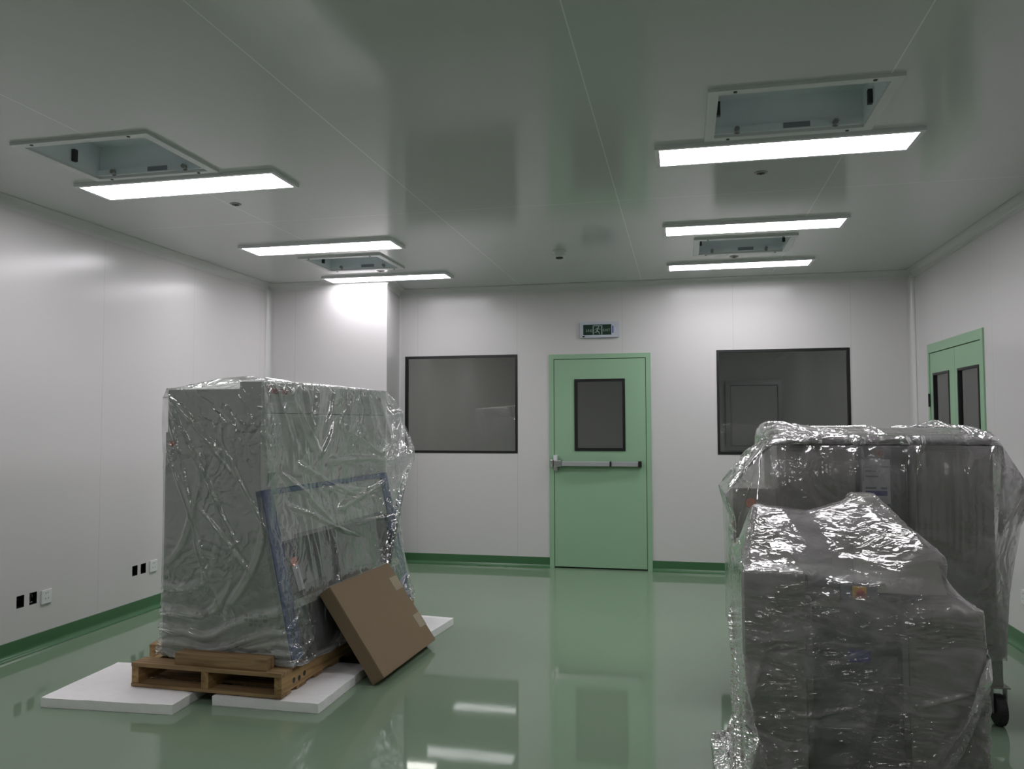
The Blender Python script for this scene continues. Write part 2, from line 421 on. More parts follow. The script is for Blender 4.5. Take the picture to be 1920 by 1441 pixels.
# lit edge of the open door leaf in the next room, and the hatch frame on its far wall
o = thing('open_door', 'edge of an open pale door leaf seen through the left window', 'door', (-1.863, D+2.2, 0), 0)
bx('leaf', M['plain'], o, -.30, .30, -.02, .02, .01, 2.11, bev=.003)
bx('handle', M['alu'], o, -.26, -.14, -.06, -.04, 1.0, 1.02)
bx('handle_rose', M['alu'], o, -.26, -.24, -.041, -.018, .98, 1.04)
o = thing('pass_hatch', 'grey hatch with a pale frame seen through the right window', 'hatch', (.92, D+3.085, 1.05))
bm = bmesh.new()
for a in ((-.36, .36, .86, .92), (-.36, .36, 0, .06), (-.36, -.30, .06, .86), (.30, .36, .06, .86)): box(bm, a[0], a[1], -.03, 0, a[2], a[3])
obj('hatch_frame', bm, M['alu'], o); bx('hatch_door', M['plain'], o, -.295, .295, -.012, -.001, .065, .855)

# ---- the green escape door
def door_a():
    x0, x1, z0, z1 = DR; cx = (x0+x1)/2; hx = (x1-x0)/2
    d = bpy.data.objects.new('door_1', None); C.objects.link(d); struct(d); d.location = (cx, D, 0)
    bm = bmesh.new(); t = .046
    box(bm, -hx, -hx+t, -.012, .11, 0, z1); box(bm, hx-t, hx, -.012, .11, 0, z1); box(bm, -hx+t, hx-t, -.012, .11, z1-t, z1)
    obj('door_frame', bm, M['door'], d)
    bm = bmesh.new()
    for a in ((-hx+t, -hx+t+.006, 0, z1-t), (hx-t-.006, hx-t, 0, z1-t), (-hx+t, hx-t, z1-t-.006, z1-t), (-hx+t, hx-t, .001, .014)): box(bm, a[0], a[1], .012, .09, a[2], a[3])
    obj('door_gap', bm, M['gap'], d)
    lx = hx-t-.005; wl, wr, wb, wt = -.247, .250, 1.147, 1.852
    leaf = slab('door_leaf', M['door'], 1, -.006, .045, (-lx, lx), (.015, z1-t-.006), [(wl+.015, wr-.015, wb+.015, wt-.015)]); leaf.parent = d
    bm = bmesh.new(); f = .026
    for a in ((wl, wr, wt-f, wt), (wl, wr, wb, wb+f), (wl, wl+f, wb+f, wt-f), (wr-f, wr, wb+f, wt-f)): box(bm, a[0], a[1], -.014, .047, a[2], a[3])
    fr = obj('vision_frame', bm, M['black'], leaf)
    bx('vision_pane', M['glass'], leaf, wl+f, wr-f, .006, .012, wb+f, wt-f)
    bar = bx('panic_bar', M['alu'], d, -.37, .10, -.075, -.030, 1.00, 1.045, bev=.006)
    bx('bar_rail', M['alu'], bar, .115, .372, -.055, -.006, .998, 1.043, bev=.004)
    bx('bar_joint', M['black'], bar, .10, .115, -.070, -.010, .998, 1.046)
    bx('end_cap', M['black'], bar, .372, .405, -.062, -.006, .992, 1.05, bev=.005)
    bx('bar_rail', M['alu'], bar, -.37, .10, -.030, -.006, 1.005, 1.04)
    bx('latch_case', M['chrome'], bar, -.445, -.37, -.078, -.006, .992, 1.055, bev=.006)
    bx('latch_head', M['white'], bar, -.452, -.415, -.06, -.006, 1.055, 1.105, bev=.004)
    bx('latch_head', M['chrome'], bar, -.447, -.412, -.05, -.006, .95, .992, bev=.004)
    bm = bmesh.new(); box(bm, -.485, -.455, -.04, -.0125, .985, 1.06, bev=.008); obj('strike', bm, M['chrome'], bar)
door_a()

# ---- double door in the right wall
def door_b():
    y0, y1, z0, z1 = DR2
    d = bpy.data.objects.new('door_2', None); C.objects.link(d); struct(d); d.location = (XR, (y0+y1)/2, 0)
    h = (y1-y0)/2; t = .045; bm = bmesh.new()
    box(bm, -.012, .10, -h, -h+t, 0, z1); box(bm, -.012, .10, h-t, h, 0, z1); box(bm, -.012, .10, -h+t, h-t, z1-t-.03, z1)
    obj('door_frame', bm, M['door'], d)
    zt = z1-t-.036; cy = -.025
    for a, b, w in ((-h+t+.003, cy-.002, (6.23, 6.68)), (cy+.002, h-t-.003, (6.88, 7.29))):
        c = (y0+y1)/2; wl, wr, wb, wt = w[0]-c, w[1]-c, 1.13, 1.83
        lf = slab('door_leaf', M['door'], 0, -.004, .045, (a, b), (.012, zt), [(wl+.012, wr-.012, wb+.012, wt-.012)]); lf.parent = d
        bm = bmesh.new(); f = .018
        for q in ((wl, wr, wt-f, wt), (wl, wr, wb, wb+f), (wl, wl+f, wb+f, wt-f), (wr-f, wr, wb+f, wt-f)): box(bm, -.010, .047, q[0], q[1], q[2], q[3])
        obj('vision_frame', bm, M['black'], lf)
        bx('vision_pane', M['glass'], lf, .006, .012, wl+f, wr-f, wb+f, wt-f)
    bm = bmesh.new(); box(bm, .0, .09, -h+t, h-t, zt, zt+.006); box(bm, .01, .09, cy-.002, cy+.002, .01, zt); obj('door_gap', bm, M['gap'], d)
    for z in (.3, 1.55):
        bm = bmesh.new(); lathe(bm, [(.009, 0), (.009, .11)], 12, (-.016, h-t+.002, z)); obj('hinge', bm, M['black'], d)
door_b()

# ------------------------------------------------------------------ ceiling fittings
def make_light(x0, x1, y0, y1, label):
    L = thing('ceiling_light', label, 'light', ((x0+x1)/2, (y0+y1)/2, HC), 0, None)
    hx, hy = (x1-x0)/2, (y1-y0)/2; bm = bmesh.new(); t = .022; z0, z1 = -.020, 0
    for a in ((-hx, hx, hy-t, hy), (-hx, hx, -hy, -hy+t), (-hx, -hx+t, -hy+t, hy-t), (hx-t, hx, -hy+t, hy-t)): box(bm, a[0], a[1], a[2], a[3], z0, z1)
    obj('light_frame', bm, M['frame'], L)
    bx('diffuser', M['lamp'], L, -hx+t, hx-t, -hy+t, hy-t, z0+.003, z0+.012)
    return L
LIGHTS = [(-3.40, -2.15, 3.89, 4.19, 'long white ceiling light beside the open vent at the left front'),
          (-3.36, -2.10, 5.55, 5.86, 'second ceiling light of the left row, just before the left rear vent'),
          (-3.31, -2.09, 6.91, 7.17, 'ceiling light of the left row hard against the boxed-out corner'),
          (-.12, 1.13, 3.98, 4.27, 'long white ceiling light nearest the camera on the right, next to the large vent'),
          (-.12, 1.11, 5.60, 5.89, 'second ceiling light of the right row, before the right rear vent'),
          (-.12, 1.10, 6.99, 7.27, 'ceiling light of the right row nearest the back wall, above the right window')]
LIGHTS += [(-3.38, -2.13, .86, 1.16, 'ceiling light of the left row behind the camera'), (-.12, 1.13, .86, 1.16, 'ceiling light of the right row behind the camera')]
for L in LIGHTS: make_light(*L)

BL = ['square open ceiling vent housing at the left front of the room', 'square open ceiling vent housing between the two rear left lights',
      'large open ceiling vent housing at the upper right, nearest the camera', 'open ceiling vent housing between the two rear right lights']
for k, (H, F) in enumerate(zip(BOXES, BOXF)):
    cx, cy = (F[0]+F[1])/2, (F[2]+F[3])/2
    v = thing('ceiling_vent', BL[k], 'vent', (cx, cy, HC))
    h = [H[0]-cx, H[1]-cx, H[2]-cy, H[3]-cy]; f = [F[0]-cx, F[1]-cx, F[2]-cy, F[3]-cy]
    bm = bmesh.new()
    for a in ((f[0], f[1], h[3]-.004, f[3]), (f[0], f[1], f[2], h[2]+.004), (f[0], h[0]+.004, h[2]+.004, h[3]-.004), (h[1]-.004, f[1], h[2]+.004, h[3]-.004)):
        box(bm, a[0], a[1], a[2], a[3], -.014, 0)
    fr = obj('vent_frame', bm, M['white'], v)
    for sx in (-.27, .27):
        for yy in (f[2]+.018, f[3]-.018):
            bm = bmesh.new(); lathe(bm, [(.008, -.017), (.008, -.0135)], 10, (sx, yy, 0)); obj('screw', bm, M['dark'], fr)
    # steel box above, open below
    bm = bmesh.new(); e = .006; d = .17
    box(bm, h[0], h[0]+e, h[2], h[3], .0, d); box(bm, h[1]-e, h[1], h[2], h[3], .0, d)
    box(bm, h[0]+e, h[1]-e, h[2], h[2]+e, .0, d); box(bm, h[0]+e, h[1]-e, h[3]-e, h[3], .0, d)
    box(bm, h[0]+e, h[1]-e, h[2]+e, h[3]-e, d-e, d); box(bm, h[0]+e, h[1]-e, h[3]-.022, h[3]-e, .0, .03)
    obj('vent_box', bm, M['zinc'], v)
    bx('type_label', M['inkgrey'], v, -.02, .10, h[3]-.0245, h[3]-.0222, .004, .029)
    for sx in (h[0]+.11, h[1]-.13):
        bm = bmesh.new(); lathe(bm, [(.012, h[3]-.045), (.012, h[3]-.022), (.02, h[3]-.021)], 12, (sx, 0, .012), axis='y'); obj('clamp_bolt', bm, M['steel'], v)
    for sx, s in ((h[0]+e, 1), (h[1]-e, -1)):
        bm = bmesh.new(); box(bm, min(sx, sx+s*.02), max(sx, sx+s*.02), .05, .075, .02, .085, bev=.003); obj('filter_clip', bm, M['dark'], v)

SPL = ['small round ceiling nozzle right of the front left light', 'small round ceiling nozzle by the left rear vent',
       'small round ceiling nozzle below the large right light', 'small round ceiling nozzle between the right rear vent and the last light']
first = None
for k, (x, y) in enumerate(((-2.73, 4.48), (-2.66, 6.76), (.44, 4.54), (.435, 6.82))):
    if first is None:
        first = thing('ceiling_nozzle', SPL[0], 'sprinkler', (x, y, HC), 0, 'nozzles in the ceiling')
        bm = bmesh.new(); lathe(bm, [(.036, 0), (.036, -.003), (.024, -.006), (.022, -.002)], 24); obj('nozzle_ring', bm, M['steel'], first)
        bm = bmesh.new(); lathe(bm, [(.021, -.0035), (.018, -.007), (.006, -.009), (.005, -.012)], 20); obj('nozzle_core', bm, M['dark'], first)
    else: dup(first, (x, y, HC), SPL[k])
s = thing('smoke_detector', 'round white smoke detector on the ceiling above the green door', 'smoke detector', (-.95, 6.28, HC))
bm = bmesh.new(); lathe(bm, [(.055, 0), (.055, -.014), (.050, -.018), (.050, -.02)], 28); obj('detector_base', bm, M['white'], s, smooth=False)
bm = bmesh.new(); lathe(bm, [(.046, -.02), (.044, -.045), (.032, -.056), (.03, -.052)], 28); obj('detector_head', bm, M['white'], s)
bm = bmesh.new(); lathe(bm, [(.029, -.0515), (.029, -.062), (.018, -.066)], 24); obj('detector_grille', bm, M['dark'], s)

# ------------------------------------------------------------------ exit sign
es = thing('exit_sign', 'green and white running-man EXIT sign above the green door', 'sign', (-.79, D, 2.335))
bx('sign_body', M['signbody'], es, -.19, .19, -.028, -.001, -.078, .078, bev=.004)
bx('sign_face', M['signgreen'], es, -.158, .118, -.0300, -.0282, -.052, .050)
def flat_text(name, txt, size, loc, m, parent, rot=(PI/2, 0, 0), ext=.0006):
    cu = bpy.data.curves.new(name, 'FONT'); cu.body = txt; cu.size = size; cu.extrude = ext
    cu.align_x = 'CENTER'; cu.align_y = 'CENTER'
    o = bpy.data.objects.new(name, cu); C.objects.link(o)
    dg = bpy.context.evaluated_depsgraph_get(); me = bpy.data.meshes.new_from_object(o.evaluated_get(dg)); bpy.data.objects.remove(o)
    me.materials.clear(); me.materials.append(m); me.name = name
    o = bpy.data.objects.new(name, me); C.objects.link(o); o.parent = parent; o.location = loc; o.rotation_euler = rot
    return o
flat_text('sign_lettering', 'EXIT', .036, (.072, -.0308, -.008), M['signpale'], es)
bm = bmesh.new()      # the four characters left of the pictogram, as simple strokes
def stroke(x0, z0, x1, z1, w=.0028):
    d = Vector((x1-x0, z1-z0)); n = Vector((-d.y, d.x)).normalized()*w/2
    v = [bm.verts.new((x, -.0306, z)) for x, z in ((x0-n.x, z0-n.y), (x1-n.x, z1-n.y), (x1+n.x, z1+n.y), (x0+n.x, z0+n.y))]
    bm.faces.new(v)
cs = .0155
for i, g in enumerate(([(0, .9, 1, .9), (.2, .6, .8, .6), (0, .35, 1, .35), (.5, 0, .5, .9), (.15, 0, .4, .3), (.85, 0, .6, .3)],
                       [(0, .6, 1, .6), (.3, 1, .2, 0), (.7, 1, .8, 0), (.1, .3, .9, .3), (.5, 1, .5, .6)],
                       [(0, .8, 1, .8), (.5, 1, .5, 0), (.1, .45, .9, .45), (0, 0, .45, .4), (1, 0, .55, .4)],
                       [(0, 0, 0, 1), (0, 1, 1, 1), (1, 1, 1, 0), (0, .5, 1, .5), (0, 0, 1, 0)])):
    ox = -.132+i*.0185
    for a, b, c_, d_ in g: stroke(ox+a*cs, -.022+b*.026, ox+c_*cs, -.022+d_*.026, .0022)
obj('sign_characters', bm, M['signpale'], es)
bm = bmesh.new()      # doorway outline and the running figure
for a in ((-.064, -.054, -.048, .042), (.020, .030, -.048, .042), (-.064, .030, .034, .042)):
    v = [bm.verts.new((x, -.0306, z)) for x, z in ((a[0], a[2]), (a[1], a[2]), (a[1], a[3]), (a[0], a[3]))]; bm.faces.new(v)
for s_ in ((-.012, .018, -.024, -.012, .013), (-.022, -.010, -.026, -.024, .009), (-.026, -.024, -.046, -.026, .007), (-.022, -.012, -.002, -.026, .009),
           (-.002, -.026, .004, -.044, .007), (-.012, .016, -.032, .010, .006), (-.032, .010, -.042, -.004, .005), (-.012, .016, .002, .002, .006), (.002, .002, .016, .004, .005)):
    stroke(*s_)
vs = [bm.verts.new((-.006+.007*math.cos(a), -.0306, .026+.007*math.sin(a))) for a in [2*PI*i/14 for i in range(14)]]; bm.faces.new(vs)
obj('running_figure', bm, M['signpale'], es)
bx('blue_strip', M['indigo'], es, .128, .138, -.0295, -.0281, -.036, .034)
bx('indicator', M['black'], es, -.166, -.144, -.0305, -.0281, -.072, -.060)

# ------------------------------------------------------------------ sockets on the side walls
def socket(y, z, side, label, s=.086):
    n = 1 if side == 'L' else -1; X = XL if side == 'L' else XR
    o = thing('wall_socket', label, 'socket', (X, y, z), 0 if side == 'L' else PI)
    bx('cover_plate', M['white'], o, .0005, .011, -s/2, s/2, 0, s, bev=.003)
    for a, b in ((-.010, .062), (.006, .062), (-.013, .028), (.010, .028)): bx('socket_slot', M['dark'], o, .0105, .0118, a, a+.0035, b, b+.008)
    return o
socket(4.44, .275, 'L', 'white two-pin wall socket right of the front pair of open wall boxes')
socket(5.50, .285, 'L', 'white wall socket just left of the wrapped cabinet on the left wall')
socket(3.96, .272, 'L', 'white wall socket at the left edge of the picture')
socket(5.57, .288, 'R', 'white wall socket at the right edge beside the wheeled machine')
WL = ['front open wall box without a cover, further left, empty and dark', 'front open wall box with a grey coil of cable inside',
      'rear open wall box farther from the wrapped cabinet', 'rear open wall box next to the white socket by the cabinet']
for k, (a, b) in enumerate(SOCK):
    o = thing('open_wall_box', WL[k], 'wall box', (XL, (a+b)/2, .29))
    hw = (b-a)/2-.0005; bm = bmesh.new(); e = .002; dp = -.055; H = .0745
    box(bm, dp, -.001, -hw, -hw+e, .0005, H); box(bm, dp, -.001, hw-e, hw, .0005, H)
    box(bm, dp, -.001, -hw+e, hw-e, .0005, .0005+e); box(bm, dp, -.001, -hw+e, hw-e, H-e, H); box(bm, dp, dp+e, -hw+e, hw-e, e, H-e)
    obj('back_box', bm, M['black'], o)
    bm = bmesh.new(); r = .022
    if k == 1: tube(bm, [(-.03+.012*math.sin(t*.7), r*.95*math.cos(t), .036+.026*math.sin(t)) for t in [i*.35 for i in range(34)]], .0032, 6)
    else: tube(bm, [(-.05, -.008+.004*k, .01), (-.035, -.002, .03), (-.025, .010, .05), (-.035, .013, .066)], .0028, 6)
    obj('cable', bm, M['wire'] if k == 1 else M['dark'], o, smooth=True)
# ------------------------------------------------------------------ foam pads
def foam(name, label, c, sx, sy, rz, h=.052, seed=1, notch=0):
    bm = bmesh.new(); r = np.random.RandomState(seed)
    nx, ny = max(6, int(sx/.05)), max(6, int(sy/.05)); top = {}; bot = {}
    def edge(a, n): return 1. if 0 < a < n else 0.
    for i in range(nx+1):
        for j in range(ny+1):
            x, y = -sx/2+sx*i/nx, -sy/2+sy*j/ny
            jx = r.uniform(-.004, .004) if i in (0, nx) else 0; jy = r.uniform(-.004, .004) if j in (0, ny) else 0
            e = .005 if (i in (0, nx) or j in (0, ny)) else 0
            zt = h-e+(r.uniform(-.0005, .0005) if not e else 0)
            top[i, j] = bm.verts.new((x+jx, y+jy, zt)); bot[i, j] = bm.verts.new((x+jx*.4, y+jy*.4, .0005))
    for i in range(nx):
        for j in range(ny):
            bm.faces.new([top[i, j], top[i+1, j], top[i+1, j+1], top[i, j+1]]); bm.faces.new([bot[i, j], bot[i, j+1], bot[i+1, j+1], bot[i+1, j]])
    rim = [(i, 0) for i in range(nx)]+[(nx, j) for j in range(ny)]+[(i, ny) for i in range(nx, 0, -1)]+[(0, j) for j in range(ny, 0, -1)]
    for a, b in zip(rim, rim[1:]+rim[:1]): bm.faces.new([top[a], bot[a], bot[b], top[b]])
    o = obj(name, bm, M['foam']); tag(o, label, 'foam pad', 'foam pads under the pallet'); o.location = c; o.rotation_euler = (0, 0, rz)
foam('foam_pad', 'white foam pad sticking out furthest left from under the pallet front', (-2.835, 3.82, 0), .72, .60, .05, seed=1)
foam('foam_pad', 'white foam pad under the right front corner of the pallet, behind the carton', (-2.055, 4.03, 0), .58, .66, .0, seed=2)
foam('foam_pad', 'white foam pad at the far end of the pallet near the back wall', (-2.10, 5.29, 0), .95, .52, -.10, seed=3)

# ------------------------------------------------------------------ pallet
PZ = .055
pal = thing('wooden_pallet', 'worn wooden pallet on foam pads carrying the plastic-wrapped cabinet', 'pallet', (-2.375, 4.64, PZ), -.030)
hx, hy, ph = .435, .925, .122
rp = np.random.RandomState(5)
for i, y in enumerate(np.linspace(-hy+.05, hy-.05, 9)):
    w = .05 if i in (0, 8) else rp.uniform(.038, .05)
    if i == 0: bx('deck_board', M['wood_x'], pal, -hx, hx, -hy, -hy+.11, ph-.02, ph, bev=.002)
    else: bx('deck_board', M['wood_x'], pal, -hx+rp.uniform(0, .006), hx-rp.uniform(0, .006), y-w, y+w, ph-.02, ph-rp.uniform(0, .002), bev=.002)
for x in (-hx, -.022, hx-.042): bx('stringer', M['wood_y'], pal, x, x+.042, -hy+.004, hy-.004, .0165, ph-.0205, bev=.002)
for y in (-hy, -.77, -.58, -.38, -.18, .02, .22, .42, .62, hy-.10): bx('bottom_board', M['wood_x'], pal, -hx, hx, y, y+.10, 0, .016, bev=.002)
for y, z in ((-.80, .055), (-.745, .05), (-.69, .058), (.60, .055), (.72, .06), (.80, .05)):
    bm = bmesh.new(); lathe(bm, [(.014, hx-.0002), (.014, hx+.0008)], 14, (0, y, z), axis='x'); obj('stamp_mark', bm, M['dark'], pal)
w = bx('timber_batten', M['wood_x'], None, -.265, .265, -.04, .04, 0, .06, bev=.003)
tag(w, 'loose timber batten lying along the front edge of the pallet', 'timber'); w.location = (-2.325, 3.772, PZ+ph); w.rotation_euler = (0, 0, -.035)
w = bx('timber_block', M['wood_y'], None, -.05, .05, -.06, .06, 0, .15, bev=.003)
tag(w, 'small brown timber block standing behind the left edge of the wrapped cabinet', 'timber'); w.location = (-2.99, 4.20, .0005); w.rotation_euler = (0, 0, .2)

# ------------------------------------------------------------------ safety cabinet on the pallet
CW, CZ = 1.60, PZ+ph
cab = thing('safety_cabinet', 'grey laboratory safety cabinet with blue front frame, wrapped in clear plastic on the pallet', 'cabinet', (-2.755, 3.865, CZ), -.050)
SA, SB = Vector((.585, .893)), Vector((.780, .02)); SD = (SB-SA).normalized(); SN = Vector((-SD.y, SD.x)) if -SD.y > 0 else Vector((SD.y, -SD.x))
def sl(s, d): p = SA+SD*s+SN*d; return (p.x, p.y)
def slant(name, m, parent, s0, s1, y0, y1, d0, d1):
    bm = bmesh.new(); prism(bm, [sl(s0, d0), sl(s1, d0), sl(s1, d1), sl(s0, d1)], y0, y1); return obj(name, bm, m, parent)
side = [(0.0, 0), (.785, 0), (.780, .02), (.585, .893), (.585, 1.468), (.455, 1.468), (.455, 1.430), (.012, 1.430), (.012, 1.20), (0, 1.20)]
for y in (0, CW-.03):
    bm = bmesh.new(); prism(bm, side, y, y+.03); obj('side_panel', bm, M['cab'], cab)
bx('top_panel', M['cab'], cab, .0, .455, .03, CW-.03, 1.405, 1.4295)
bx('back_panel', M['cab'], cab, .0, .02, .03, CW-.03, .0, 1.404)
bx('base_panel', M['mach_d'], cab, .021, .76, .031, CW-.031, .0, .05)
fas = bx('fascia', M['cab'], cab, .50, .5845, .0301, CW-.0301, .895, 1.467)
bx('fascia_seam', M['gap'], fas, .5845, .5855, .034, CW-.034, 1.30, 1.303)
bm = bmesh.new(); box(bm, .5846, .5862, .06, .17, .915, .985); obj('green_sticker', bm, M['paper'], fas)
bm = bmesh.new(); prism(bm, [(.065, .918), (.15, .982), (.065, .982)], .5863, .587, ax=0); obj('sticker_print', bm, M['greenlab'], fas)
flat_text('badge_lettering', 'Thermo', .062, (.5858, .155, 1.425), M['redtext'], fas, rot=(PI/2, 0, PI/2))
slant('frame_top', M['blue'], cab, .0, .030, .0, CW, -.03, .006)
for a, b in ((.0, .105), (CW-.105, CW)): slant('frame_post', M['blue'], cab, .0301, .895, a, b, -.03, .006)
sa = slant('sash', M['sash'], cab, .0301, .285, .1055, CW-.1055, -.02, -.004)
slant('sash_handle', M['steel'], sa, .262, .285, .25, CW-.25, -.0038, .012)
slant('inner_back', M['cavity'], cab, .0305, .62, .1055, CW-.1055, -.42, -.40)
slant('work_sill', M['sash'], cab, .60, .645, .1055, CW-.1055, -.09, .012)
slant('work_surface', M['cavity'], cab, .602, .64, .1055, CW-.1055, -.40, -.091)
slant('lower_panel', M['mach_d'], cab, .6455, .893, .1055, CW-.1055, -.03, -.012)
bm = bmesh.new()
def tilt(pts, d0, d1):
    A = [bm.verts.new((*[(lambda q: (q[0], yy, q[1]))(sl(s, d0))][0],)) for s, yy in pts]; B = [bm.verts.new((*[(lambda q: (q[0], yy, q[1]))(sl(s, d1))][0],)) for s, yy in pts]
    n = len(pts); bm.faces.new(A); bm.faces.new(B)
    for i in range(n): bm.faces.new([A[i], A[(i+1) % n], B[(i+1) % n], B[i]])
tilt([(.430, .150), (.425, .212), (.560, .235), (.565, .173)], .010, .012)
tg = obj('hang_tag', bm, M['paper'], cab); tg['label'] = 'white hanging tag with orange top'
bm = bmesh.new(); tilt([(.385, .145), (.380, .205), (.4245, .2115), (.4295, .149)], .010, .0122); obj('tag_top', bm, M['orange'], tg)
bm = bmesh.new(); box(bm, .025, .05, -.0008, -.0001, 1.125, 1.15); box(bm, .055, .062, -.0008, -.0001, 1.13, 1.145); obj('warning_sticker', bm, M['orange'], cab)
bm = bmesh.new(); lathe(bm, [(.022, -.003), (.022, -.0001)], 20, (.26, 0, .245), axis='y'); obj('side_plug', bm, M['fade'], cab)
bm = bmesh.new()
for i in range(5):
    for j in range(3):
        if (i*7+j*3) % 4: box(bm, .50+i*.028, .522+i*.028, -.0008, -.0001, .19+j*.024, .205+j*.024)
obj('side_print', bm, M['fade'], cab)

# ------------------------------------------------------------------ leaning carton
al = math.radians(35.); cb = thing('cardboard_box', 'flat brown cardboard box leaning against the wrapped cabinet', 'box', (-1.642, 4.545, 0), -.05)
lw, ll, lt = .575, .40, .080
def lean(u, d): return (-math.sin(al)*u+math.cos(al)*d, math.cos(al)*u+math.sin(al)*d)
def leanbox(name, m, parent, u0, u1, y0, y1, d0, d1, bev=0):
    bm = bmesh.new(); prism(bm, [lean(u0, d0), lean(u1, d0), lean(u1, d1), lean(u0, d1)], y0, y1)
    if bev: bmesh.ops.bevel(bm, geom=bm.edges[:], offset=bev, segments=2, affect='EDGES')
    return obj(name, bm, m, parent)
leanbox('carton', M['cardboard'], cb, .0005, lw, -ll, ll, 0, lt, bev=.004)
leanbox('tape_patch', M['tape'], cb, lw-.185, lw-.095, ll-.115, ll+.0008, lt+.0003, lt+.0009)
leanbox('tape_patch', M['tape'], cb, .115, .205, ll-.105, ll+.0008, lt+.0003, lt+.0009)
leanbox('corner_guard', M['rubber'], cb, .01, .05, ll+.0005, ll+.022, .02, lt-.01, bev=.004)

# ------------------------------------------------------------------ the two machines on the right
def caster(parent, x, y, ztop, r=.062):
    bm = bmesh.new(); lathe(bm, [(r*.35, -.021), (r*.9, -.021), (r, -.014), (r, .014), (r*.9, .021), (r*.35, .021)], 28, (x, y, r), axis='x')
    c = obj('caster', bm, M['rubber'], parent)
    bm = bmesh.new(); box(bm, x-.032, x-.0265, y-.02, y+.022, r-.012, ztop-.006); box(bm, x+.0265, x+.032, y-.02, y+.022, r-.012, ztop-.006)
    box(bm, x-.04, x+.04, y-.04, y+.04, ztop-.006, ztop); lathe(bm, [(.008, -.031), (.008, .031)], 12, (x, y, r), axis='x')
    obj('caster_fork', bm, M['steel'], c); return c

def control_panel(parent, x0, x1, y, z0, z1, yel, blu, txt, pm='white'):
    p = bx('control_panel', M['inkgrey'], parent, x0, x1, y-.022, y-.0005, z0, z1, bev=.004)
    bx('panel_plate', M[pm], p, x0+.008, x1-.008, y-.0245, y-.0222, z0+.012, z1-(.055 if yel else .01))
    yx, yz, s = yel; bx('stop_plate', M['yellow'], p, yx-s, yx+s, y-.034, y-.0248, yz-s, yz+s, bev=.003)
    bm = bmesh.new(); lathe(bm, [(s*.35, -.034), (s*.35, -.044), (s*.62, -.046), (s*.62, -.058), (s*.4, -.062)], 20, (yx, y, yz), axis='y'); obj('stop_button', bm, M['red'], p)
    bx('blue_label', M['indigo'], p, blu[0], blu[1], y-.0262, y-.0246, blu[2], blu[3])
    for a in txt: bx('label_print', M['inkgrey'], p, a[0], a[1], y-.0262, y-.0246, a[2], a[3])
    return p

mb = thing('wheeled_machine', 'tall grey machine on casters under plastic film, behind the other, by the right wall', 'machine', (.92, 4.55, 0))
ox, oy = .92, 4.55
def B(name, m, par, x0, x1, y0, y1, z0, z1, bev=.006): return bx(name, m, par, x0-ox, x1-ox, y0-oy, y1-oy, z0, z1, bev=bev)
B('left_cabinet', M['mach'], mb, .46, .826, 4.20, 4.86, .37, 1.322)
B('right_cabinet', M['mach'], mb, 1.090, 1.440, 4.20, 4.86, .37, 1.315)
B('centre_panel', M['mach_d'], mb, .8265, 1.0895, 4.29, 4.86, .37, 1.30)
bm = bmesh.new(); vs = [bm.verts.new(p) for p in ((.46-ox, 4.22-oy, 1.323), (1.44-ox, 4.22-oy, 1.323), (1.44-ox, 4.86-oy, 1.323), (.46-ox, 4.86-oy, 1.323), (.515-ox, 4.46-oy, 1.382), (1.405-ox, 4.46-oy, 1.382), (1.405-ox, 4.80-oy, 1.382), (.515-ox, 4.80-oy, 1.382))]
for f in ((0, 1, 5, 4), (1, 2, 6, 5), (2, 3, 7, 6), (3, 0, 4, 7), (4, 5, 6, 7), (0, 3, 2, 1)): bm.faces.new([vs[i] for i in f])
obj('top_hood', bm, M['mach'], mb)
lb = B('side_box', M['mach'], mb, .245, .4595, 4.24, 4.66, .30, 1.088)
B('side_box_door', M['mach'], lb, .268, .452, 4.234, 4.2395, .32, 1.07, bev=.002)
bm = bmesh.new(); lathe(bm, [(.022, 4.215-oy), (.026, 4.222-oy), (.026, 4.234-oy)], 20, (.335-ox, 0, 1.012), axis='y'); obj('indicator_lamp', bm, M['orange'], lb)
control_panel(mb, .862-ox, 1.008-ox, 4.29-oy, 1.005, 1.292, (.952-ox, 1.268, .021), (.885-ox, .985-ox, 1.058, 1.082),
              [(.885-ox, .955-ox, 1.175, 1.183), (.885-ox, .945-ox, 1.150, 1.156), (.885-ox, .935-ox, 1.09, 1.10), (.955-ox, .985-ox, 1.088, 1.10), (.873-ox, .995-ox, 1.198, 1.203), (.873-ox, .877-ox, 1.13, 1.20)])
bm = bmesh.new(); tube(bm, [(1.074-ox, 4.262-oy, 1.25), (1.074-ox, 4.262-oy, .93)], .0055, 10); obj('door_rod', bm, M['steel'], mb, smooth=True)
B('door_leaf', M['mach'], mb, .475, .812, 4.192, 4.1995, .40, 1.29, bev=.002)
B('door_leaf', M['mach'], mb, 1.105, 1.425, 4.192, 4.1995, .40, 1.285, bev=.002)
bm = bmesh.new()
for (a, b, c_, d_, e, f) in ((.46, 1.455, 4.18, 4.23, .325, .3695), (.46, 1.455, 4.83, 4.88, .325, .3695), (.46, .51, 4.231, 4.829, .325, .3695), (1.405, 1.455, 4.231, 4.829, .325, .3695),
                             (.47, 1.45, 4.185, 4.225, .185, .235), (.47, 1.45, 4.835, 4.875, .185, .235), (.47, .51, 4.226, 4.834, .185, .235), (1.41, 1.45, 4.226, 4.834, .185, .235),
                             (1.412, 1.45, 4.186, 4.224, .2352, .3248), (.47, .508, 4.186, 4.224, .2352, .3248), (1.412, 1.45, 4.836, 4.874, .2352, .3248), (.47, .508, 4.836, 4.874, .2352, .3248), (1.355, 1.38, 4.19, 4.21, .2352, .3248)):
    box(bm, a-ox, b-ox, c_-oy, d_-oy, e, f)
obj('trolley_frame', bm, M['steel'], mb)
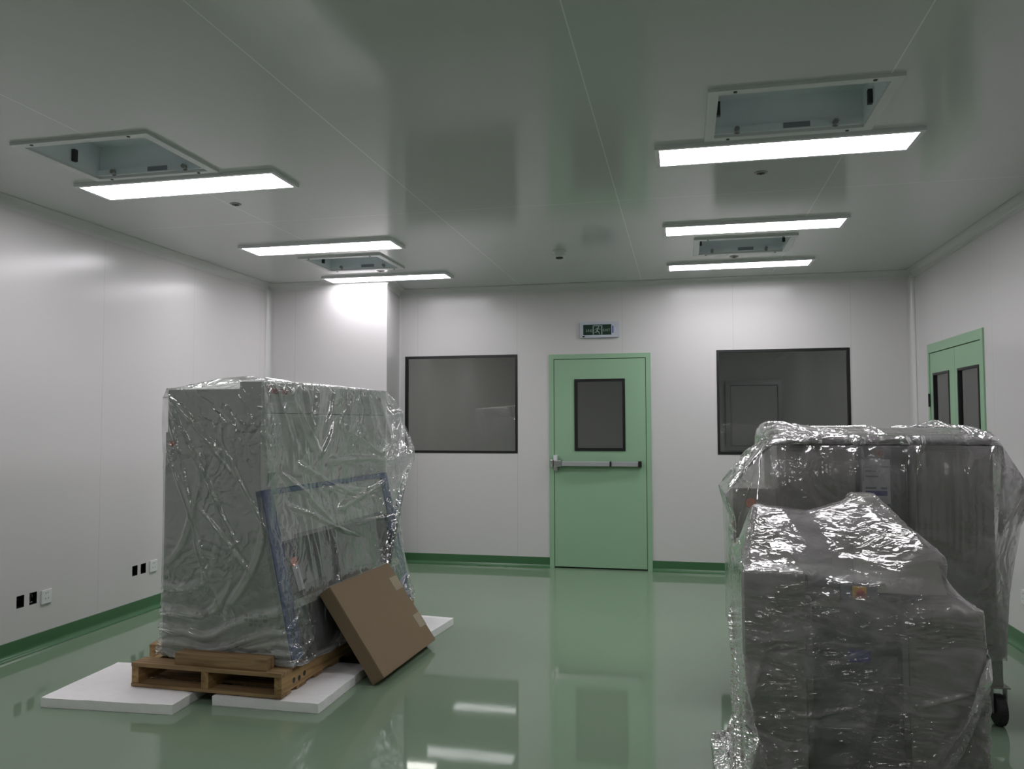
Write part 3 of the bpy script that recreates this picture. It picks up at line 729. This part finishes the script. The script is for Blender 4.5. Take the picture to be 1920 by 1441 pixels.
for x in (.53, 1.435):
    for y in (4.21, 4.85): caster(mb, x-ox, y-oy, .1848, .072)

mf = thing('packed_machine', 'low grey machine closest to the camera, bundled in crumpled stretch film', 'machine', (.62, 3.42, 0))
ox, oy = .62, 3.42
B('left_cabinet', M['mach'], mf, .215, .430, 3.10, 3.74, .16, .868)
B('right_cabinet', M['mach'], mf, .775, 1.015, 3.10, 3.76, .16, .752)
B('centre_panel', M['mach_d'], mf, .4305, .7745, 3.17, 3.74, .16, .785)
B('panel_post', M['steel'], mf, .4305, .452, 3.105, 3.1695, .30, .78, bev=.003)
B('panel_post', M['steel'], mf, .753, .7745, 3.105, 3.1695, .30, .74, bev=.003)
B('base_skid', M['mach_d'], mf, .215, 1.01, 3.12, 3.74, .02, .1595, bev=.004)
def hull(name, pts, m, par, off):
    bm = bmesh.new()
    for p in pts: bm.verts.new(Vector(p)-Vector(off))
    bmesh.ops.convex_hull(bm, input=bm.verts[:]); bmesh.ops.dissolve_limit(bm, angle_limit=.02, verts=bm.verts[:], edges=bm.edges[:])
    bmesh.ops.bevel(bm, geom=bm.edges[:], offset=.005, segments=2, affect='EDGES'); return obj(name, bm, m, par)
HOOD = [(.62, 3.20, .7865), (.935, 3.20, .7865), (.935, 3.73, .7865), (.62, 3.73, .7865), (.70, 3.64, 1.110), (.79, 3.64, 1.110), (.79, 3.73, 1.110), (.70, 3.73, 1.110), (.86, 3.28, .915), (.925, 3.28, .915)]
HORN = [(.225, 3.30, .8695), (.42, 3.30, .8695), (.42, 3.64, .8695), (.225, 3.64, .8695), (.29, 3.52, 1.066), (.33, 3.52, 1.066), (.33, 3.58, 1.066), (.29, 3.58, 1.066)]
hull('feed_hood', HOOD, M['mach'], mf, (ox, oy, 0)); hull('side_hopper', HORN, M['mach'], mf, (ox, oy, 0))
B('inner_tray', M['mach_d'], mf, .46, .60, 3.30, 3.60, .7855, .83)
control_panel(mf, .56-ox, .685-ox, 3.17-oy, .752, .838, (.622-ox, .800, .024), (.575-ox, .59-ox, .765, .775),
              [(.575-ox, .59-ox, .785, .79), (.655-ox, .67-ox, .785, .79)], pm='mach')
cp = B('centre_door', M['mach_d'], mf, .4525, .7525, 3.163, 3.1695, .44, .74, bev=.002)
B('blue_label', M['indigo'], cp, .585, .660, 3.1612, 3.1629, .545, .592, bev=0)
bm = bmesh.new(); prism(bm, [(.603-ox+.15*math.cos(a), .741+.045*math.sin(a)) for a in [PI*t/12 for t in range(13)]], 3.163-oy, 3.1695-oy); obj('arched_cover', bm, M['mach'], mf)
for x in (.27, .97):
    for y in (3.17, 3.69): lathe_bm = bmesh.new(); lathe(lathe_bm, [(.03, 0), (.03, .008), (.012, .012), (.012, .0195)], 16, (x-ox, y-oy, 0)); obj('foot', lathe_bm, M['steel'], mf)
# ------------------------------------------------------------------ plastic film: a small cloth solver
def conv_box(x0, x1, y0, y1, z0, z1):
    return [((-1, 0, 0), -x0), ((1, 0, 0), x1), ((0, -1, 0), -y0), ((0, 1, 0), y1), ((0, 0, -1), -z0), ((0, 0, 1), z1)]

def conv_hull(pts):
    P = np.array(pts, float); out = []; n_ = len(P); c = P.mean(0)
    for i in range(n_):
        for j in range(i+1, n_):
            for k in range(j+1, n_):
                n = np.cross(P[j]-P[i], P[k]-P[i]); l = np.linalg.norm(n)
                if l < 1e-9: continue
                n = n/l; d = n@P[i]
                if n@c > d: n, d = -n, -d
                if (P@n-d).max() < 1e-6 and not any(np.allclose(n, o[0], atol=1e-4) and abs(d-o[1]) < 1e-4 for o in out): out.append((tuple(n), d))
    return out

def vnoise(P, scale, seed):
    """cheap smooth value noise in 3D, -1..1"""
    r = np.random.RandomState(seed); T = r.uniform(-1, 1, 4096)
    q = P*scale; i = np.floor(q).astype(np.int64); f = q-i; f = f*f*(3-2*f); out = 0
    for dx in (0, 1):
        for dy in (0, 1):
            for dz in (0, 1):
                h = ((i[:, 0]+dx)*73856093 ^ (i[:, 1]+dy)*19349663 ^ (i[:, 2]+dz)*83492791) & 4095
                w = (f[:, 0] if dx else 1-f[:, 0])*(f[:, 1] if dy else 1-f[:, 1])*(f[:, 2] if dz else 1-f[:, 2])
                out = out+w*T[h]
    return out

class Film:
    def __init__(s, bounds, n, cols, floor=0., warp=None):
        s.warp = warp or (lambda P: P)
        s.b = np.array(bounds, float); s.n = tuple(n); s.floor = floor
        s.cols = [(np.array([p[0] for p in c], float), np.array([p[1] for p in c], float)) for c in cols]
        s.grid()
        lo, hi = s.b[0::2], s.b[1::2]
        s.x = s.warp(lo+(hi-lo)*s.ijk/np.array(s.n)); s.rest0 = s.x.copy()
    def grid(s):
        nx, ny, nz = s.n; ids = {}; out = []
        idx = -np.ones((nx+1, ny+1, nz+1), np.int64)
        I, J, K = np.meshgrid(range(nx+1), range(ny+1), range(nz+1), indexing='ij')
        surf = (I == 0) | (I == nx) | (J == 0) | (J == ny) | (K == nz)
        idx[surf] = np.arange(surf.sum()); s.idx = idx
        s.ijk = np.stack([I[surf], J[surf], K[surf]], 1)
        # quads
        Q = []
        def face(a, b, c, d): Q.append(np.stack([a.ravel(), b.ravel(), c.ravel(), d.ravel()], 1))
        for i in (0, nx): F = idx[i]; face(F[:-1, :-1], F[1:, :-1], F[1:, 1:], F[:-1, 1:])
        for j in (0, ny): F = idx[:, j]; face(F[:-1, :-1], F[1:, :-1], F[1:, 1:], F[:-1, 1:])
        F = idx[:, :, nz]; face(F[:-1, :-1], F[1:, :-1], F[1:, 1:], F[:-1, 1:])
        s.quads = np.concatenate(Q)
        i, j, k = s.ijk.T; fn = [(i == 0, (-1, 0, 0)), (i == nx, (1, 0, 0)), (j == 0, (0, -1, 0)), (j == ny, (0, 1, 0)), (k == nz, (0, 0, 1))]
        s.allow = []
        for n, d in s.cols:
            ok = np.zeros((len(i), len(n)), bool)
            for m, v in fn: ok |= m[:, None] & ((n@np.array(v, float)) > .2)[None, :]
            ok |= ~ok.any(1)[:, None]; s.allow.append(ok)
    def batches(s, slack, namp, nsc, seed):
        idx = s.idx; nx, ny, nz = s.n; B = []
        def add(A, Bv, par, k):
            m = (A >= 0) & (Bv >= 0)
            for c in (0, 1):
                mm = m & (par == c); a, b = A[mm], Bv[mm]
                if len(a): B.append((a, b, k))
        I = np.indices(idx.shape)
        for ax in range(3):
            sl0 = [slice(None)]*3; sl1 = [slice(None)]*3; sl0[ax] = slice(0, -1); sl1[ax] = slice(1, None)
            add(idx[tuple(sl0)], idx[tuple(sl1)], I[ax][tuple(sl0)] % 2, 1.)
        for ax in range(3):
            sl0 = [slice(None)]*3; sl1 = [slice(None)]*3; sl0[ax] = slice(0, -2); sl1[ax] = slice(2, None)
            add(idx[tuple(sl0)], idx[tuple(sl1)], (I[ax][tuple(sl0)]//2) % 2, s.bend)
        for F, P in ((idx[0], 1), (idx[nx], 1), (idx[:, 0], 0), (idx[:, ny], 0), (idx[:, :, nz], 0)):
            J = np.indices(F.shape)[0]
            add(F[:-1, :-1], F[1:, 1:], J[:-1, :-1] % 2, .5); add(F[1:, :-1], F[:-1, 1:], J[1:, :-1] % 2, .5)
        out = []
        no = vnoise(s.rest0, nsc, seed)*namp+vnoise(s.rest0, nsc*2.7, seed+1)*namp*.6
        for a, b, k in B:
            L = np.linalg.norm((s.rest0[a]-s.rest0[b])*np.array(slack, float), axis=1)*(1+.5*(no[a]+no[b])); out.append((a, b, L, k))
        return out
    def collide(s, x, pad=.006):
        hitm = np.zeros(len(x), bool)
        for (n, d), ok in zip(s.cols, s.allow):
            D = x@n.T-(d+pad)
            inside = np.nonzero((D < 0).all(1))[0]
            if len(inside):
                Di = np.where(ok[inside], D[inside], -9.); k = Di.argmax(1); x[inside] -= n[k]*Di[np.arange(len(inside)), k][:, None]; hitm[inside] = True
        m = x[:, 2] < s.floor+.003; x[m, 2] = s.floor+.003; hitm |= m
        return hitm
    def run(s, steps, iters, slack=1.02, namp=.02, nsc=7, seed=1, inward=0., cen=None, pins=(), bend=.15, damp=.93, g=3., zin=None, pad=.008, hem=None, limit=None):
        s.bend = bend; B = s.batches(slack, namp, nsc, seed); x = s.x; v = np.zeros_like(x); dt = 1/60.
        pid = []; 
        for src, dst, rad in pins:
            dd = np.linalg.norm(s.rest0-np.array(src), axis=1); ii = np.nonzero(dd < rad)[0]
            if not len(ii): ii = np.array([dd.argmin()])
            off = (s.rest0[ii]-np.array(src))*.5; pid.append((ii, np.array(dst)+off))
        if hem is not None:
            hi_ = np.nonzero(s.ijk[:, 2] == 0)[0]; hd = hem(s.rest0[hi_]); pid.append((hi_, hd))
        for st in range(steps):
            v[:, 2] -= g*dt
            if inward and cen is not None:
                dxy = np.array(cen)-x[:, :2]; dxy /= np.maximum(np.linalg.norm(dxy, axis=1), .05)[:, None]
                w = inward if zin is None else inward*np.clip((zin-x[:, 2])/.15, 0, 1)[:, None]
                v[:, :2] += dxy*w*dt
            p = x+v*dt
            for it in range(iters):
                for a, b, L, k in B:
                    dlt = p[b]-p[a]; l = np.sqrt((dlt*dlt).sum(1))+1e-9; c = (dlt*((l-L)/l*.5*k)[:, None])
                    p[a] += c; p[b] -= c
                for ii, dst in pid: p[ii] += (dst-p[ii])*min(1., (st+1)/(steps*.5))
                if it % 2:
                    if limit is not None: limit(p)
                    s.collide(p, pad)
            if limit is not None: limit(p)
            hm = s.collide(p, pad)
            v = (p-x)/dt*damp; v[hm] *= .55
            sp = np.linalg.norm(v, axis=1); f = np.minimum(1, 4./np.maximum(sp, 1e-6)); v *= f[:, None]
            x = p
        s.x = x; return s
    def refine(s):
        ox, oidx = s.x, s.idx; on = s.n; s.n = tuple(2*a for a in on)
        full = np.full((s.n[0]+1, s.n[1]+1, s.n[2]+1, 3), np.nan)
        s.grid()
        G = np.full(oidx.shape+(3,), np.nan); G[oidx >= 0] = ox[oidx[oidx >= 0]]
        i = s.ijk; lo, hi = i//2, (i+1)//2; acc = 0
        for a in (0, 1):
            for b in (0, 1):
                for c in (0, 1):
                    acc = acc+G[(hi if a else lo)[:, 0], (hi if b else lo)[:, 1], (hi if c else lo)[:, 2]]
        s.x = acc/8
        lo_, hi_ = s.b[0::2], s.b[1::2]; s.rest0 = s.warp(lo_+(hi_-lo_)*s.ijk/np.array(s.n))
        return s
    def normals(s):
        q = s.quads; n = np.cross(s.x[q[:, 2]]-s.x[q[:, 0]], s.x[q[:, 3]]-s.x[q[:, 1]])
        c = s.x[q].mean(1)-np.array([s.x[:, 0].mean(), s.x[:, 1].mean(), s.x[:, 2].mean()])
        fl = (n*c).sum(1) < 0; n[fl] *= -1
        N_ = np.zeros_like(s.x)
        for k in range(4): np.add.at(N_, q[:, k], n)
        return N_/np.maximum(np.linalg.norm(N_, axis=1), 1e-9)[:, None]
    def crease(s, segs):
        """pulled folds: (A, B, height, half width) measured on the face of the sheet they lie in"""
        P = s.x; nx, ny, nz = s.n; i, j, k = s.ijk.T
        for ax, mask, sg in ((0, i == nx, 1), (1, j == 0, -1)):
            m = np.nonzero(mask)[0]; Q = P[m]; h = np.zeros(len(m)); o = [a for a in (0, 1, 2) if a != ax]
            for A, Bp, amp, w in segs:
                if (ax == 1) != (abs(A[1]-Bp[1]) < .06 and A[1] < s.b[2]+.16): continue
                A, Bp = np.array(A, float)[o], np.array(Bp, float)[o]; d = Bp-A; L = np.linalg.norm(d); d /= L
                q = Q[:, o]-A; t = q@d; r = q@np.array([-d[1], d[0]]); r = np.abs(r+.010*np.sin(t*9+L*31)*np.clip(t/L, 0, 1))
                wob = 1+.25*np.sin(t*23+L*7)
                prof = (.5+.5*np.cos(PI*np.clip(r/(w*wob), 0, 1)))*np.clip(t/(.08*L), 0, 1)*np.clip((L-t)/(.35*L), 0, 1)
                h = np.maximum(h, amp*prof)
            s.x[m, ax] += sg*h
        return s
    def build(s, name, m, cut=None, thick=0):
        me = bpy.data.meshes.new(name); q = s.quads
        if cut is not None: q = q[~cut(s.x[q].mean(1), s.rest0[q].mean(1))]
        used = np.unique(q); mp = -np.ones(len(s.x), np.int64); mp[used] = np.arange(len(used)); q = mp[q]; x = s.x[used]
        me.vertices.add(len(x)); me.vertices.foreach_set('co', x.ravel())
        me.loops.add(q.size); me.loops.foreach_set('vertex_index', q.ravel().astype(np.int32))
        me.polygons.add(len(q)); me.polygons.foreach_set('loop_start', np.arange(0, q.size, 4, dtype=np.int32))
        me.polygons.foreach_set('use_smooth', np.ones(len(q), bool))
        me.update(calc_edges=True); me.validate(); me.materials.append(m)
        o = bpy.data.objects.new(name, me); C.objects.link(o); return o


# anchors (where the sheets are bunched or snagged) and pulled folds, in metres
PINS_A = [((.615, 1.66, 1.02), (.76, 1.72, 1.02), .07), ((.615, 1.66, 1.28), (.68, 1.69, 1.28), .07), ((.66, 1.66, .84), (.70, 1.66, .86), .05), ((.80, 1.62, .50), (.745, 1.64, .50), .04)]
CR_A = [((0, -.01, 1.42), (.40, -.01, 1.05), .022, .020), ((0, -.01, 1.41), (.50, -.01, .92), .018, .016), ((.02, -.01, 1.36), (.56, -.01, .45), .020, .018),
        ((.02, -.01, 1.30), (.24, -.01, .62), .016, .015), ((.0, -.01, 1.15), (.40, -.01, .18), .014, .016), ((.22, -.01, .80), (.60, -.01, .42), .016, .014),
        ((.38, -.01, 1.10), (.70, -.01, .55), .014, .015), ((.10, -.01, 1.0), (.30, -.01, .30), .012, .014)]
for i, (ya, yb, za, zb, h_) in enumerate(((.10, .30, 1.45, .98, .030), (.22, .42, 1.46, 1.05, .035), (.40, .55, 1.46, 1.10, .030), (.55, .50, 1.46, 1.12, .035), (.78, .66, 1.46, 1.15, .022),
                                          (1.0, .95, 1.46, 1.18, .025), (1.22, 1.30, 1.46, 1.08, .030), (1.40, 1.50, 1.46, 1.05, .030), (.30, 1.20, 1.02, .72, .028), (.15, .75, .98, .62, .020), (.75, 1.50, .72, .85, .020))):
    CR_A.append(((.60 if za > 1.1 else .63, ya, za), (.60 if zb > .93 else .66, yb, zb), h_, .028))
CR_A += [((.62, .20, 1.44), (.62, .62, 1.06), .03, .035), ((.62, .62, 1.05), (.62, .80, 1.25), .02, .03), ((.62, .95, 1.20), (.62, 1.45, 1.02), .022, .03), ((.62, .70, 1.02), (.62, 1.55, 1.0), .03, .03),
         ((.66, .20, .80), (.70, 1.05, .50), .016, .016), ((.70, .95, .60), (.66, 1.5, .62), .014, .016), ((.66, .60, .86), (.66, 1.3, .80), .02, .022), ((.74, .16, .50), (.78, .20, .05), .02, .02)]
PINS_B = [((1.50, 4.20, 1.02), (1.575, 4.30, 1.03), .05), ((1.50, 4.18, .90), (1.47, 4.2, .90), .04), ((1.25, 4.75, 1.45), (1.25, 4.70, 1.42), .05)]
CR_B = [((1.44, 4.18, 1.32), (1.15, 4.18, 1.02), .022, .024), ((1.45, 4.18, 1.24), (1.28, 4.18, 1.08), .018, .018), ((1.40, 4.18, .95), (1.08, 4.18, .86), .014, .02),
        ((.84, 4.2, 1.36), (.80, 4.18, 1.24), .025, .03), ((1.02, 4.2, 1.36), (1.12, 4.18, 1.20), .025, .025), ((.76, 4.18, 1.30), (.62, 4.18, 1.12), .014, .02),
        ((1.10, 4.2, 1.37), (1.13, 4.18, 1.16), .02, .02), ((.50, 4.2, 1.36), (.60, 4.18, 1.30), .02, .025), ((.62, 4.2, 1.36), (.66, 4.18, 1.31), .02, .025), ((.50, 4.18, 1.28), (.47, 4.18, .95), .015, .018)]
PINS_C = []
CR_C = [((.31, 3.5, 1.07), (.62, 3.10, .84), .02, .02), ((.34, 3.45, 1.0), (.72, 3.08, .78), .014, .018), ((.78, 3.5, 1.10), (1.03, 3.1, .78), .02, .02),
        ((.26, 3.2, .98), (.44, 3.08, .78), .018, .02), ((.90, 3.3, .92), (.80, 3.08, .76), .018, .02), ((.45, 3.08, .80), (.76, 3.08, .76), .012, .02),
        ((.16, 3.08, .46), (.45, 3.08, .44), .012, .012), ((.16, 3.08, .44), (.60, 3.08, .42), .012, .012), ((.20, 3.08, .33), (.60, 3.08, .40), .014, .014), ((.80, 3.08, .42), (1.0, 3.08, .50), .012, .012)]

# film over the safety cabinet (solved in the cabinet's own frame)
M['film_a'] = film_mat('clear_polythene', .15, (.87, .88, .92), crinkle=.55, haze_var=.9, rough=.11, tr=.97, fk=2.9)
M['film_b'] = film_mat('milky_polythene', .27, (.90, .85, .88), crinkle=.45, haze_var=.7, rough=.12, tr=.96)
M['film_c'] = film_mat('stretch_film', .26, (.88, .83, .86), crinkle=.62, haze_var=.8, rough=.08, stretch=(.75, .75, 2.0), scale=1.35, zr=(.70, .86, 1.5, .34), fk=1.5, tr=.96)

def hem_fn(x0, x1, y0, y1, off, z, seed, amp=.02, za=.01, side_z=None):
    """gather the lower edge close to the outline x0..x1, y0..y1"""
    def f(P):
        Q = P.copy(); c = np.array([(x0+x1)/2, (y0+y1)/2])
        n1 = vnoise(P, 9, seed)*amp+vnoise(P, 23, seed+1)*amp*.5; n2 = vnoise(P, 6, seed+2)*za
        Q[:, 0] = np.clip(P[:, 0], x0-off, x1+off); Q[:, 1] = np.clip(P[:, 1], y0-off, y1+off)
        dirx = np.sign(Q[:, 0]-c[0])*((P[:, 0] <= x0) | (P[:, 0] >= x1)); diry = np.sign(Q[:, 1]-c[1])*((P[:, 1] <= y0) | (P[:, 1] >= y1))
        Q[:, 0] += dirx*np.abs(n1); Q[:, 1] += diry*np.abs(n1); Q[:, 2] = z+np.abs(n2); return Q
    return f

t1 = time.time()
sidepoly = [((0, -1, 0), 0), ((0, 1, 0), 1.60), ((0, 0, -1), 0), ((0, 0, 1), 1.43), ((-1, 0, 0), 0)]
nx_, nz_ = .893-.02, .780-.585; nn = math.hypot(nx_, nz_); nrm = (nx_/nn, 0, nz_/nn)
colA = [sidepoly+[((1, 0, 0), .585)], sidepoly[:3]+[((0, 0, 1), .92), ((-1, 0, 0), 0), (nrm, nrm[0]*.780+nrm[2]*.02+.008)], conv_box(.455, .585, 0, 1.6, 0, 1.468),
        conv_hull([(0, .02, 1.43), (0, 1.58, 1.43), (.30, .06, 1.485), (.30, 1.2, 1.475), (.585, .0, 1.468), (.585, 1.6, 1.468), (.45, .10, 1.497), (.45, .7, 1.485), (0, .02, 1.2), (0, 1.58, 1.2), (.585, .0, 1.2), (.585, 1.6, 1.2)])]
def warpA(P):
    P = P.copy(); z = P[:, 2]; xm = np.where(z > .93, .615, .615+(.93-z)/.93*.19); t = (P[:, 0]+.03)/.83; P[:, 0] = -.03+t*(xm+.03); return P
fa = Film((-.03, .80, -.03, 1.66, .0, 1.455), (14, 28, 26), colA, floor=.0, warp=warpA)
def limA(p): p[:, 1] = np.maximum(p[:, 1], -.034); p[:, 0] = np.maximum(p[:, 0], -.035)
kw = dict(limit=limA, cen=(.35, .8), hem=hem_fn(0, .785, 0, 1.6, .010, .004, 7), zin=1.1)
fa.run(90, 10, slack=(1.05, 1.065, 1.0), namp=.05, nsc=3.5, seed=3, inward=1.5, pins=PINS_A, pad=.02, **kw)
fa.refine().run(60, 12, slack=(1.05, 1.065, 1.0), namp=.05, nsc=6, seed=4, inward=1.5, pins=PINS_A, pad=.012, **kw)
fa.refine().run(14, 12, slack=(1.03, 1.03, 1.0), namp=.012, nsc=16, seed=5, inward=1., pins=PINS_A, bend=.2, pad=.009, **kw)
fa.refine().crease(CR_A)
print('film a', len(fa.x), time.time()-t1)
fo = fa.build('plastic_sheet', M['film_a']); fo.location = cab.location; fo.rotation_euler = cab.rotation_euler
tag(fo, 'clear crumpled plastic sheet draped over the grey and blue cabinet on the pallet', 'plastic sheet')

t1 = time.time()
colB = [conv_box(.46, 1.44, 4.192, 4.86, .33, 1.322), conv_box(.245, .46, 4.234, 4.66, .30, 1.088), conv_box(.46, 1.455, 4.18, 4.88, .185, .37),
        [((0, 0, 1), 1.382), ((0, 0, -1), -1.0), ((0, -.27, .963), -.27*4.22+.963*1.323), ((0, 1, 0), 4.86), ((-.73, 0, .68), -.73*.46+.68*1.323), ((.86, 0, .51), .86*1.44+.51*1.323)]]
def warpB(P):
    P = P.copy(); z = P[:, 2]; k = np.clip((z-1.09)/.24, 0, 1); k2 = np.clip((z-1.325)/.085, 0, 1)
    x0 = .232+.215*k+.07*k2; x1 = 1.49-.035*k-.06*k2; t = (P[:, 0]-.232)/1.268; P[:, 0] = x0+t*(x1-x0)
    y0 = 4.178+.005*k+.24*k2; t = (P[:, 1]-4.165)/.725; P[:, 1] = y0+t*(4.89-.06*k2-y0); return P
def limB(p):
    k = np.clip((p[:, 2]-1.09)/.24, 0, 1); p[:, 0] = np.maximum(p[:, 0], .222+.19*k); p[:, 1] = np.maximum(p[:, 1], 4.135); p[:, 0] = np.minimum(p[:, 0], 1.60-.14*np.clip((p[:, 2]-1.05)/.22, 0, 1))
fb = Film((.232, 1.50, 4.165, 4.89, .30, 1.41), (23, 14, 19), colB, floor=.2, warp=warpB)
kw = dict(limit=limB, cen=(.92, 4.5), hem=hem_fn(.245, 1.455, 4.18, 4.88, .010, .295, 17, amp=.01, za=.03), zin=1.0)
fb.run(90, 10, slack=(.985, .98, 1.01), namp=.015, nsc=4, seed=13, inward=1.5, pins=PINS_B, pad=.02, **kw)
fb.refine().run(60, 12, slack=(.985, .98, 1.01), namp=.02, nsc=5, seed=14, inward=1.5, pins=PINS_B, pad=.012, **kw)
fb.refine().run(14, 12, slack=(.987, .985, 1.01), namp=.01, nsc=12, seed=15, inward=1., pins=PINS_B, bend=.2, pad=.009, **kw)
fb.refine().crease(CR_B)
print('film b', len(fb.x), time.time()-t1)
fo = centre(fb.build('plastic_sheet', M['film_b']))
tag(fo, 'milky plastic sheet over the tall wheeled machine by the right wall', 'plastic sheet')

t1 = time.time()
colC = [conv_box(.215, .43, 3.10, 3.74, 0, .868), conv_box(.775, 1.015, 3.10, 3.76, 0, .752), conv_box(.43, .775, 3.10, 3.74, 0, .72), conv_box(.545, .70, 3.10, 3.2, .5, .835), conv_hull(HOOD), conv_hull(HORN),
        conv_hull([(.30, 3.50, 1.06), (.30, 3.58, 1.06), (.40, 3.50, 1.055), (.40, 3.60, 1.055), (.52, 3.56, 1.035), (.52, 3.64, 1.035), (.24, 3.2, .87), (.55, 3.2, .82), (.3, 3.7, .87), (.55, 3.7, .87)]),
        conv_hull([(.52, 3.56, 1.035), (.52, 3.64, 1.035), (.66, 3.60, 1.075), (.66, 3.68, 1.075), (.74, 3.60, 1.10), (.50, 3.25, .82), (.80, 3.25, .82), (.50, 3.7, .87), (.80, 3.7, .87)])]
def warpC(P):
    P = P.copy(); k = np.clip((P[:, 2]-.80)/.32, 0, 1)
    t = (P[:, 0]-.125)/.91; P[:, 0] = .125+.13*k+t*(.91-.35*k); t = (P[:, 1]-3.05)/.75; P[:, 1] = 3.05+.35*k+t*(.75-.38*k); return P
fc = Film((.125, 1.035, 3.05, 3.80, .0, 1.15), (18, 15, 23), colC, floor=0., warp=warpC)
def limC(p): p[:, 0] = np.clip(p[:, 0], .105, 1.034); p[:, 1] = np.maximum(p[:, 1], 3.02)
kw = dict(limit=limC, cen=(.62, 3.4), hem=hem_fn(.15, 1.02, 3.08, 3.78, .01, .004, 27, amp=.014, za=.0), zin=.75)
fc.run(110, 10, slack=(.99, .99, 1.0), namp=.03, nsc=4, seed=23, inward=.8, pins=PINS_C, pad=.02, **kw)
fc.refine().run(60, 12, slack=(.995, .995, 1.01), namp=.035, nsc=6, seed=24, inward=.8, pins=PINS_C, pad=.012, **kw)
fc.refine().run(14, 12, slack=1.01, namp=.02, nsc=18, seed=25, inward=1., pins=PINS_C, bend=.2, pad=.009, **kw)
fc.refine().crease(CR_C)
print('film c', len(fc.x), time.time()-t1)
fo = centre(fc.build('stretch_film', M['film_c']))
tag(fo, 'crumpled stretch film bundled round the low machine closest to the camera', 'plastic film')

# ------------------------------------------------------------------ light from the neighbouring rooms (their own fittings)
def area(name, loc, sx, sy, e, col=(1, .985, .96)):
    l = bpy.data.lights.new(name, 'AREA'); l.shape = 'RECTANGLE'; l.size = sx; l.size_y = sy; l.energy = e; l.color = col
    o = bpy.data.objects.new(name, l); C.objects.link(o); o.location = loc; return o
area('room_beyond_lamp', (-3.6, D+1.6, HC-.03), 1.2, .3, 14, (1, .93, .90))
area('room_beyond_lamp', (2.0, D+1.2, HC-.03), 1.0, .3, 9)
area('corridor_lamp', (XR+1.2, 6.2, HC-.03), .3, 1.2, 8)

# ------------------------------------------------------------------ camera, world, view
w = bpy.data.worlds.new('World'); SC.world = w; w.use_nodes = True
w.node_tree.nodes['Background'].inputs[0].default_value = (.4, .42, .45, 1); w.node_tree.nodes['Background'].inputs[1].default_value = .02
yaw, pitch, roll = .2105, .0480, -.0026
cy, sy, cp, sp = math.cos(yaw), math.sin(yaw), math.cos(pitch), math.sin(pitch)
d_ = Vector((-sy*cp, cy*cp, sp)); r_ = Vector((cy, sy, 0)); u_ = r_.cross(d_)
cr, sr = math.cos(roll), math.sin(roll); r2 = r_*cr+u_*sr; u2 = -r_*sr+u_*cr
cam = bpy.data.cameras.new('camera'); cam.sensor_width = 36; cam.lens = 1495.5/1920*36; cam.clip_start = .05
co = bpy.data.objects.new('camera', cam); C.objects.link(co)
co.matrix_world = Matrix(((r2.x, u2.x, -d_.x, 0), (r2.y, u2.y, -d_.y, 0), (r2.z, u2.z, -d_.z, 1.4228), (0, 0, 0, 1)))
SC.camera = co
SC.view_settings.view_transform = 'Standard'; SC.view_settings.look = 'None'; SC.view_settings.gamma = 1
SC.view_settings.use_curve_mapping = False; SC.view_settings.exposure = 0.
cyc = SC.cycles
cyc.use_adaptive_sampling = True; cyc.adaptive_threshold = .02; cyc.max_bounces = 12; cyc.diffuse_bounces = 6; cyc.glossy_bounces = 5; cyc.transparent_max_bounces = 20; cyc.transmission_bounces = 6
cyc.sample_clamp_indirect = 6.; cyc.use_denoising = True; cyc.caustics_reflective = False; cyc.caustics_refractive = False
print('script seconds', round(time.time()-T0, 1))
